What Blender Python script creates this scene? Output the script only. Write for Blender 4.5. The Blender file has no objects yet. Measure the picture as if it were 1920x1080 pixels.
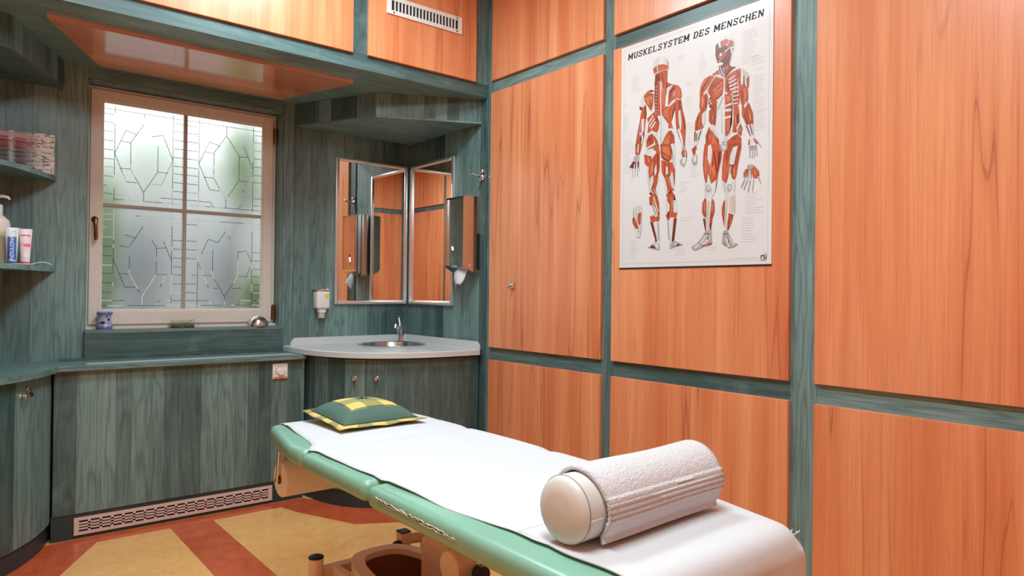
import bpy, bmesh, math, random
from mathutils import Vector, Matrix
random.seed(7)
PI = math.pi
SC = bpy.context.scene
COL = SC.collection

# ------------------------------------------------------------------ camera
cam_data = bpy.data.cameras.new('camera')
cam_data.sensor_width = 36.0
cam_data.lens = 1304.3 / 1920 * 36.0
cam_data.clip_start = 0.02
cam = bpy.data.objects.new('camera', cam_data)
COL.objects.link(cam)
yaw, pitch, roll = math.radians(39.188), math.radians(0.3085), math.radians(0.6523)
fw = Vector((math.sin(yaw)*math.cos(pitch), math.cos(yaw)*math.cos(pitch), math.sin(pitch)))
rt = Vector((math.cos(yaw), -math.sin(yaw), 0)); up = rt.cross(fw)
r2 = rt*math.cos(roll) + up*math.sin(roll); u2 = up*math.cos(roll) - rt*math.sin(roll)
M = Matrix(((r2.x, u2.x, -fw.x, 0), (r2.y, u2.y, -fw.y, 0), (r2.z, u2.z, -fw.z, 1.167), (0, 0, 0, 1)))
cam.matrix_world = M
SC.camera = cam

# ------------------------------------------------------------------ world, exposure
world = bpy.data.worlds.new('daylight'); SC.world = world
world.use_nodes = True
bg = world.node_tree.nodes['Background']
bg.inputs[0].default_value = (0.93, 0.97, 1.0, 1)
bg.inputs[1].default_value = 2.5
SC.view_settings.view_transform = 'Standard'
SC.view_settings.look = 'None'
SC.view_settings.exposure = 0.0
SC.view_settings.gamma = 1.0
SC.view_settings.use_curve_mapping = False
LAMP_W = 36.0          # power of each ceiling lamp
LAMP_COL = (0.725, 0.935, 1.0)

# ------------------------------------------------------------------ materials
def lin(c):
    return tuple(((v/255)/12.92 if v/255 <= 0.04045 else ((v/255+0.055)/1.055)**2.4) for v in c) + (1,)

class NT:
    def __init__(s, name):
        s.m = bpy.data.materials.new(name); s.m.use_nodes = True
        s.t = s.m.node_tree; s.b = s.t.nodes['Principled BSDF']; s.out = s.t.nodes['Material Output']
    def n(s, typ, **kw):
        x = s.t.nodes.new(typ)
        for k, v in kw.items(): setattr(x, k, v)
        return x
    def l(s, a, b): s.t.links.new(a, b)
    def math(s, op, a, b=None, c=None, clamp=False):
        x = s.n('ShaderNodeMath', operation=op, use_clamp=clamp)
        for i, v in enumerate((a, b, c)):
            if v is None: continue
            if isinstance(v, (int, float)): x.inputs[i].default_value = v
            else: s.l(v, x.inputs[i])
        return x.outputs[0]
    def mix(s, f, a, b, typ='MIX'):
        x = s.n('ShaderNodeMix', data_type='RGBA', blend_type=typ)
        for i, v in ((0, f), (6, a), (7, b)):
            if isinstance(v, (int, float)): x.inputs[i].default_value = v
            elif isinstance(v, tuple): x.inputs[i].default_value = v
            else: s.l(v, x.inputs[i])
        return x.outputs[2]
    def coords(s, rnd=30.0):
        tc = s.n('ShaderNodeTexCoord')
        if not rnd: return tc.outputs['Object']
        oi = s.n('ShaderNodeObjectInfo')
        cb = s.n('ShaderNodeCombineXYZ')
        for i, k in enumerate((1.0, 0.73, 0.41)): s.l(s.math('MULTIPLY', oi.outputs['Random'], rnd*k), cb.inputs[i])
        ad = s.n('ShaderNodeVectorMath', operation='ADD')
        s.l(tc.outputs['Object'], ad.inputs[0]); s.l(cb.outputs[0], ad.inputs[1])
        return ad.outputs[0]
    def noise(s, vec, scale, detail=3.0, rough=0.55, stretch=None, dist=0.0):
        if stretch:
            mp = s.n('ShaderNodeVectorMath', operation='MULTIPLY'); mp.inputs[1].default_value = stretch
            s.l(vec, mp.inputs[0]); vec = mp.outputs[0]
        x = s.n('ShaderNodeTexNoise'); x.inputs['Scale'].default_value = scale
        x.inputs['Detail'].default_value = detail; x.inputs['Roughness'].default_value = rough
        x.inputs['Distortion'].default_value = dist
        s.l(vec, x.inputs['Vector']); return x.outputs['Fac']
    def remap(s, v, a, b, c=0.0, d=1.0):
        x = s.n('ShaderNodeMapRange'); x.inputs[1].default_value = a; x.inputs[2].default_value = b
        x.inputs[3].default_value = c; x.inputs[4].default_value = d; s.l(v, x.inputs[0]); return x.outputs[0]
    def bump(s, h, strength=0.2, dist=0.001):
        x = s.n('ShaderNodeBump'); x.inputs['Strength'].default_value = strength; x.inputs['Distance'].default_value = dist
        s.l(h, x.inputs['Height']); s.l(x.outputs[0], s.b.inputs['Normal'])
    def set(s, **kw):
        for k, v in kw.items(): s.b.inputs[k.replace('_', ' ')].default_value = v
        return s

def plain(name, rgb, rough=0.5, metal=0.0, var=0.06, scale=40.0, bump=0.0, **kw):
    t = NT(name); v = t.coords(0); nz = t.noise(v, scale, 3)
    c = lin(rgb); d = tuple(x*(1-var*2) for x in c[:3]) + (1,)
    t.l(t.mix(nz, d, c), t.b.inputs['Base Color'])
    t.set(Roughness=rough, Metallic=metal, **kw)
    if bump: t.bump(nz, bump, 0.002)
    return t.m

def axis_vec(axis, along, across):
    return tuple(along if i == axis else across for i in range(3))

def orange_wood(name, axis, coat=0.25, crough=0.16):
    t = NT(name); v = t.coords(30)
    broad = t.noise(v, 1.0, 3, 0.5, axis_vec(axis, 0.35, 11.0), 0.3)
    fine = t.noise(v, 1.0, 4, 0.7, axis_vec(axis, 2.2, 130.0))
    vein = t.noise(v, 1.0, 2.0, 0.5, axis_vec(axis, 0.38, 9.0), 0.25)
    pores = t.noise(v, 1.0, 2.0, 0.5, axis_vec(axis, 9.0, 260.0))
    mask = t.noise(v, 1.0, 1, 0.5, axis_vec(axis, 1.3, 5.0))
    c = t.mix(t.remap(broad, 0.3, 0.7), lin((214, 122, 78)), lin((238, 162, 114)))
    c = t.mix(t.math('MULTIPLY', t.remap(fine, 0.42, 0.75), 0.45), c, lin((190, 100, 62)))
    d = t.math('ABSOLUTE', t.math('SUBTRACT', t.math('FRACT', t.math('MULTIPLY', vein, 5.0)), 0.5))
    line = t.math('MULTIPLY', t.remap(d, 0.0, 0.045, 1.0, 0.0), t.remap(mask, 0.42, 0.58))
    c = t.mix(t.math('MULTIPLY', line, 0.6, None, True), c, lin((146, 72, 46)))
    soft = t.math('MULTIPLY', t.remap(d, 0.0, 0.3, 1.0, 0.0), t.remap(mask, 0.42, 0.6))
    c = t.mix(t.math('MULTIPLY', soft, 0.35, None, True), c, lin((180, 94, 60)))
    c = t.mix(t.math('MULTIPLY', t.remap(pores, 0.62, 0.75), 0.15), c, lin((150, 70, 40)))
    t.l(c, t.b.inputs['Base Color'])
    t.set(Roughness=0.34, Coat_Weight=coat, Coat_Roughness=crough)
    t.b.inputs['Coat IOR'].default_value = 1.5 if coat < 0.9 else 3.2
    t.bump(fine, 0.04, 0.0005)
    return t.m

def green_wood(name, axis, light=1.0, rough=0.42):
    t = NT(name); v = t.coords(40)
    oi = t.n('ShaderNodeObjectInfo')
    broad = t.noise(v, 1.0, 3, 0.5, axis_vec(axis, 1.2, 14.0), 0.3)
    fine = t.noise(v, 1.0, 5, 0.75, axis_vec(axis, 4.0, 190.0))
    cath = t.noise(v, 1.0, 2.0, 0.5, axis_vec(axis, 1.1, 10.0), 0.15)
    cloud = t.noise(v, 7.0, 3, 0.6)
    rnd = t.math('ADD', t.math('MULTIPLY', oi.outputs['Random'], 0.5), t.math('MULTIPLY', broad, 0.5))
    lo = tuple(x*light for x in lin((44, 73, 74))[:3]) + (1,)
    hi = tuple(x*light for x in lin((136, 168, 164))[:3]) + (1,)
    c = t.mix(t.remap(rnd, 0.15, 0.85), lo, hi)
    rings = t.math('ABSOLUTE', t.math('SUBTRACT', t.math('FRACT', t.math('MULTIPLY', cath, 9.0)), 0.5))
    rl = t.remap(rings, 0.0, 0.25, 1.0, 0.0)
    c = t.mix(t.math('MULTIPLY', rl, 0.34), c, tuple(x*light for x in lin((32, 50, 51))[:3]) + (1,))
    c = t.mix(t.math('MULTIPLY', t.remap(fine, 0.4, 0.7), 0.62), c, tuple(x*light for x in lin((34, 54, 55))[:3]) + (1,))
    c = t.mix(t.math('MULTIPLY', t.remap(cloud, 0.55, 0.8), 0.22), c, tuple(x*light for x in lin((150, 172, 166))[:3]) + (1,))
    t.l(c, t.b.inputs['Base Color'])
    t.set(Roughness=rough, Coat_Weight=0.1, Coat_Roughness=0.25)
    t.bump(fine, 0.06, 0.0005)
    return t.m

def lino(name, a, b):
    t = NT(name); v = t.coords(10)
    n1 = t.noise(v, 9, 6, 0.7, None, 1.2); n2 = t.noise(v, 70, 4, 0.7, None, 0.8); n3 = t.noise(v, 300, 2, 0.5)
    c = t.mix(t.remap(n1, 0.3, 0.7), lin(a), lin(b))
    dk = tuple(x*0.62 for x in lin(a)[:3]) + (1,)
    c = t.mix(t.math('MULTIPLY', t.remap(n2, 0.5, 0.75), 0.55), c, dk)
    lt = tuple(min(1, x*1.25) for x in lin(b)[:3]) + (1,)
    c = t.mix(t.math('MULTIPLY', t.remap(n3, 0.58, 0.75), 0.4), c, lt)
    t.l(c, t.b.inputs['Base Color'])
    t.set(Roughness=0.3, Coat_Weight=0.3, Coat_Roughness=0.12)
    return t.m

def frosted():
    t = NT('frosted_glass'); v = t.coords(0)
    n = t.noise(v, 60, 3)
    t.l(t.mix(n, (0.93, 0.96, 0.94, 1), (1, 1, 1, 1)), t.b.inputs['Base Color'])
    t.set(Roughness=0.42, IOR=1.4, Transmission_Weight=1.0)
    return t.m

def glassy(name, rgb, rough=0.02, ior=1.45):
    t = NT(name); v = t.coords(0); n = t.noise(v, 25, 2)
    c = lin(rgb); t.l(t.mix(n, tuple(x*0.97 for x in c[:3])+(1,), c), t.b.inputs['Base Color'])
    t.set(Roughness=rough, IOR=ior, Transmission_Weight=1.0); return t.m

def terry(name, rgb, scale, strength):
    t = NT(name); v = t.coords(0)
    n = t.noise(v, scale, 3, 0.7); n2 = t.noise(v, scale*0.25, 2)
    c = lin(rgb); t.l(t.mix(n, tuple(x*0.8 for x in c[:3])+(1,), c), t.b.inputs['Base Color'])
    t.set(Roughness=0.95, Sheen_Weight=0.3); t.bump(t.math('ADD', n, t.math('MULTIPLY', n2, 0.5)), strength, 0.004)
    return t.m

def emissive(name, rgb, strength):
    t = NT(name); v = t.coords(0); n = t.noise(v, 3, 1)
    c = lin(rgb); t.l(t.mix(n, tuple(x*0.97 for x in c[:3])+(1,), c), t.b.inputs['Emission Color'])
    t.b.inputs['Emission Strength'].default_value = strength
    t.b.inputs['Base Color'].default_value = (0.9, 0.9, 0.9, 1); return t.m

def vcol(name, rough=0.35, coat=0.3):
    t = NT(name); a = t.n('ShaderNodeVertexColor', layer_name='print')
    v = t.coords(0); n = t.noise(v, 260, 2)
    d = t.mix(n, (0.86, 0.86, 0.86, 1), (1, 1, 1, 1))
    t.l(t.mix(1.0, a.outputs[0], d, 'MULTIPLY'), t.b.inputs['Base Color'])
    t.set(Roughness=rough, Coat_Weight=coat, Coat_Roughness=0.08); return t.m

OR_V = orange_wood('orange_wood_vertical', 2)
OR_X = orange_wood('orange_wood_lengthwise', 0, 1.0, 0.10)
GR_V = green_wood('green_wood_vertical', 2)
GR_X = green_wood('green_wood_horizontal', 0)
GR_Y = green_wood('green_wood_along_room', 1)
GR_D = plain('dark_green_plinth', (44, 60, 62), 0.4)
LINO_Y = lino('ochre_linoleum', (240, 172, 98), (254, 200, 128))
LINO_R = lino('red_linoleum', (190, 78, 42), (220, 106, 62))
CEIL = plain('ceiling_paint', (238, 236, 232), 0.9, bump=0.1)
FRAME = plain('window_paint', (216, 206, 197), 0.4)
FROST = frosted()
CHROME = plain('chrome', (225, 225, 225), 0.08, 1.0, 0.02)
STEEL = plain('brushed_steel', (200, 200, 198), 0.22, 1.0, 0.05, 120)
POLISHED = plain('polished_steel', (215, 215, 213), 0.05, 1.0, 0.02)
SATIN = plain('satin_chrome', (236, 236, 236), 0.28, 0.85, 0.03)
MIRROR = plain('mirror_silver', (240, 242, 240), 0.0, 1.0, 0.005)
BRASS = plain('antique_brass', (150, 112, 66), 0.28, 1.0, 0.15)
BLACK = plain('black_rubber', (26, 26, 27), 0.5)
DARK = plain('dark_gap', (22, 24, 24), 0.8)
WHITE = plain('white_plastic', (236, 234, 230), 0.35)
CORIAN = plain('grey_white_stone', (208, 210, 210), 0.3, 0, 0.03, 300)
BEIGE = plain('beige_enamel', (240, 216, 198), 0.35)
ALU = plain('satin_aluminium', (206, 212, 212), 0.35, 0.25)
GRILLE = plain('pinkish_enamel', (222, 192, 182), 0.4)
VINYL = plain('mint_vinyl', (132, 182, 158), 0.33, 0, 0.05, 30, 0.02)
CREAM_V = plain('cream_vinyl', (216, 214, 208), 0.38, 0, 0.03, 20)
PAPER = plain('white_paper', (213, 216, 221), 0.8, 0, 0.02, 14, 0.1)
TERRY = terry('terry_towel', (230, 230, 233), 190, 1.0)
SHEET = terry('terry_sheet', (224, 226, 229), 420, 0.25)
THREAD = plain('torn_foam', (222, 214, 190), 0.9)

# ------------------------------------------------------------------ mesh helpers
def bm_new(): return bmesh.new()

def box(bm, x0, x1, y0, y1, z0, z1, bev=0.0, seg=1):
    vs = [bm.verts.new((x, y, z)) for x in (x0, x1) for y in (y0, y1) for z in (z0, z1)]
    fs = [(0, 1, 3, 2), (4, 6, 7, 5), (0, 4, 5, 1), (2, 3, 7, 6), (0, 2, 6, 4), (1, 5, 7, 3)]
    faces = [bm.faces.new([vs[i] for i in f]) for f in fs]
    if bev:
        es = set(e for f in faces for e in f.edges)
        bmesh.ops.bevel(bm, geom=list(es), offset=bev, segments=seg, affect='EDGES', profile=0.5)
    return bm

def prism(bm, poly, z0, z1):
    lo = [bm.verts.new((x, y, z0)) for x, y in poly]; hi = [bm.verts.new((x, y, z1)) for x, y in poly]
    n = len(poly)
    bm.faces.new(lo[::-1]); bm.faces.new(hi)
    for i in range(n): bm.faces.new((lo[i], lo[(i+1) % n], hi[(i+1) % n], hi[i]))
    return bm

def frame_of(d):
    d = Vector(d).normalized()
    a = Vector((0, 0, 1)) if abs(d.z) < 0.9 else Vector((1, 0, 0))
    u = d.cross(a).normalized(); return u, d.cross(u).normalized()

def rings(bm, loops, cap=True, closed=False):
    n = len(loops[0])
    for a, b in zip(loops, loops[1:] + ([loops[0]] if closed else [])):
        for i in range(n): bm.faces.new((a[i], a[(i+1) % n], b[(i+1) % n], b[i]))
    if cap and not closed:
        bm.faces.new(loops[0][::-1]); bm.faces.new(loops[-1])

def tube(bm, pts, r, seg=10, cap=True, closed=False):
    pts = [Vector(p) for p in pts]; loops = []
    rs = r if isinstance(r, (list, tuple)) else [r]*len(pts)
    u = None
    for i, p in enumerate(pts):
        a = pts[i-1] if (i > 0 or closed) else p
        b = pts[(i+1) % len(pts)] if (i < len(pts)-1 or closed) else p
        d = (b-a).normalized()
        if u is None: u, w = frame_of(d)
        else:
            u = (u - d*u.dot(d)).normalized()
        w = d.cross(u)
        loops.append([bm.verts.new(p + (u*math.cos(2*PI*k/seg) + w*math.sin(2*PI*k/seg))*rs[i]) for k in range(seg)])
    rings(bm, loops, cap, closed); return bm

def lathe(bm, prof, c=(0, 0, 0), axis=(0, 0, 1), seg=24, cap=True):
    c = Vector(c); ax = Vector(axis).normalized(); u, w = frame_of(ax); loops = []
    for r, h in prof:
        loops.append([bm.verts.new(c + ax*h + (u*math.cos(2*PI*k/seg) + w*math.sin(2*PI*k/seg))*max(r, 1e-5)) for k in range(seg)])
    rings(bm, loops, cap); return bm

def grid(bm, fn, nu, nv):
    vs = [[bm.verts.new(fn(i/nu, j/nv)) for j in range(nv+1)] for i in range(nu+1)]
    for i in range(nu):
        for j in range(nv): bm.faces.new((vs[i][j], vs[i+1][j], vs[i+1][j+1], vs[i][j+1]))
    return vs

def finish(name, bm, mat, parent=None, smooth=False, origin=None, solid=0.0, angle=40, subs=0):
    """link the bmesh as one mesh object; coordinates are world ones, moved to the parent's base or the thing's own"""
    bmesh.ops.recalc_face_normals(bm, faces=bm.faces[:])
    if parent is not None:
        off = parent.matrix_world_base if hasattr(parent, 'matrix_world_base') else BASE.get(parent.name, Vector((0, 0, 0)))
    else:
        if origin is None:
            xs = [v.co for v in bm.verts]
            origin = (sum(v.x for v in xs)/len(xs), sum(v.y for v in xs)/len(xs), min(v.z for v in xs))
        off = Vector(origin)
    bmesh.ops.translate(bm, verts=bm.verts[:], vec=-Vector(off))
    me = bpy.data.meshes.new(name); bm.to_mesh(me); bm.free()
    for m in (mat if isinstance(mat, (list, tuple)) else [mat]): me.materials.append(m)
    if smooth:
        me.shade_smooth()
        me.set_sharp_from_angle(angle=math.radians(angle))
    o = bpy.data.objects.new(name, me); COL.objects.link(o)
    if parent is None:
        o.location = off; BASE[o.name] = Vector(off)
    else:
        o.parent = parent; BASE[o.name] = Vector(off)
    if solid:
        s = o.modifiers.new('thickness', 'SOLIDIFY'); s.thickness = solid; s.offset = 0
    if subs:
        s = o.modifiers.new('smooth', 'SUBSURF'); s.levels = subs; s.render_levels = subs
    return o
BASE = {}

def thing(name, label, cat, loc=(0, 0, 0), group=None):
    o = bpy.data.objects.new(name, None); COL.objects.link(o); o.location = loc
    o.empty_display_size = 0.05
    o['label'] = label; o['category'] = cat
    if group: o['group'] = group
    BASE[o.name] = Vector(loc); return o

def tag(o, label, cat, group=None):
    o['label'] = label; o['category'] = cat
    if group: o['group'] = group
    return o

def struct(o, label=None, cat=None):
    o['kind'] = 'structure'
    if label: o['label'] = label
    if cat: o['category'] = cat
    return o

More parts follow.
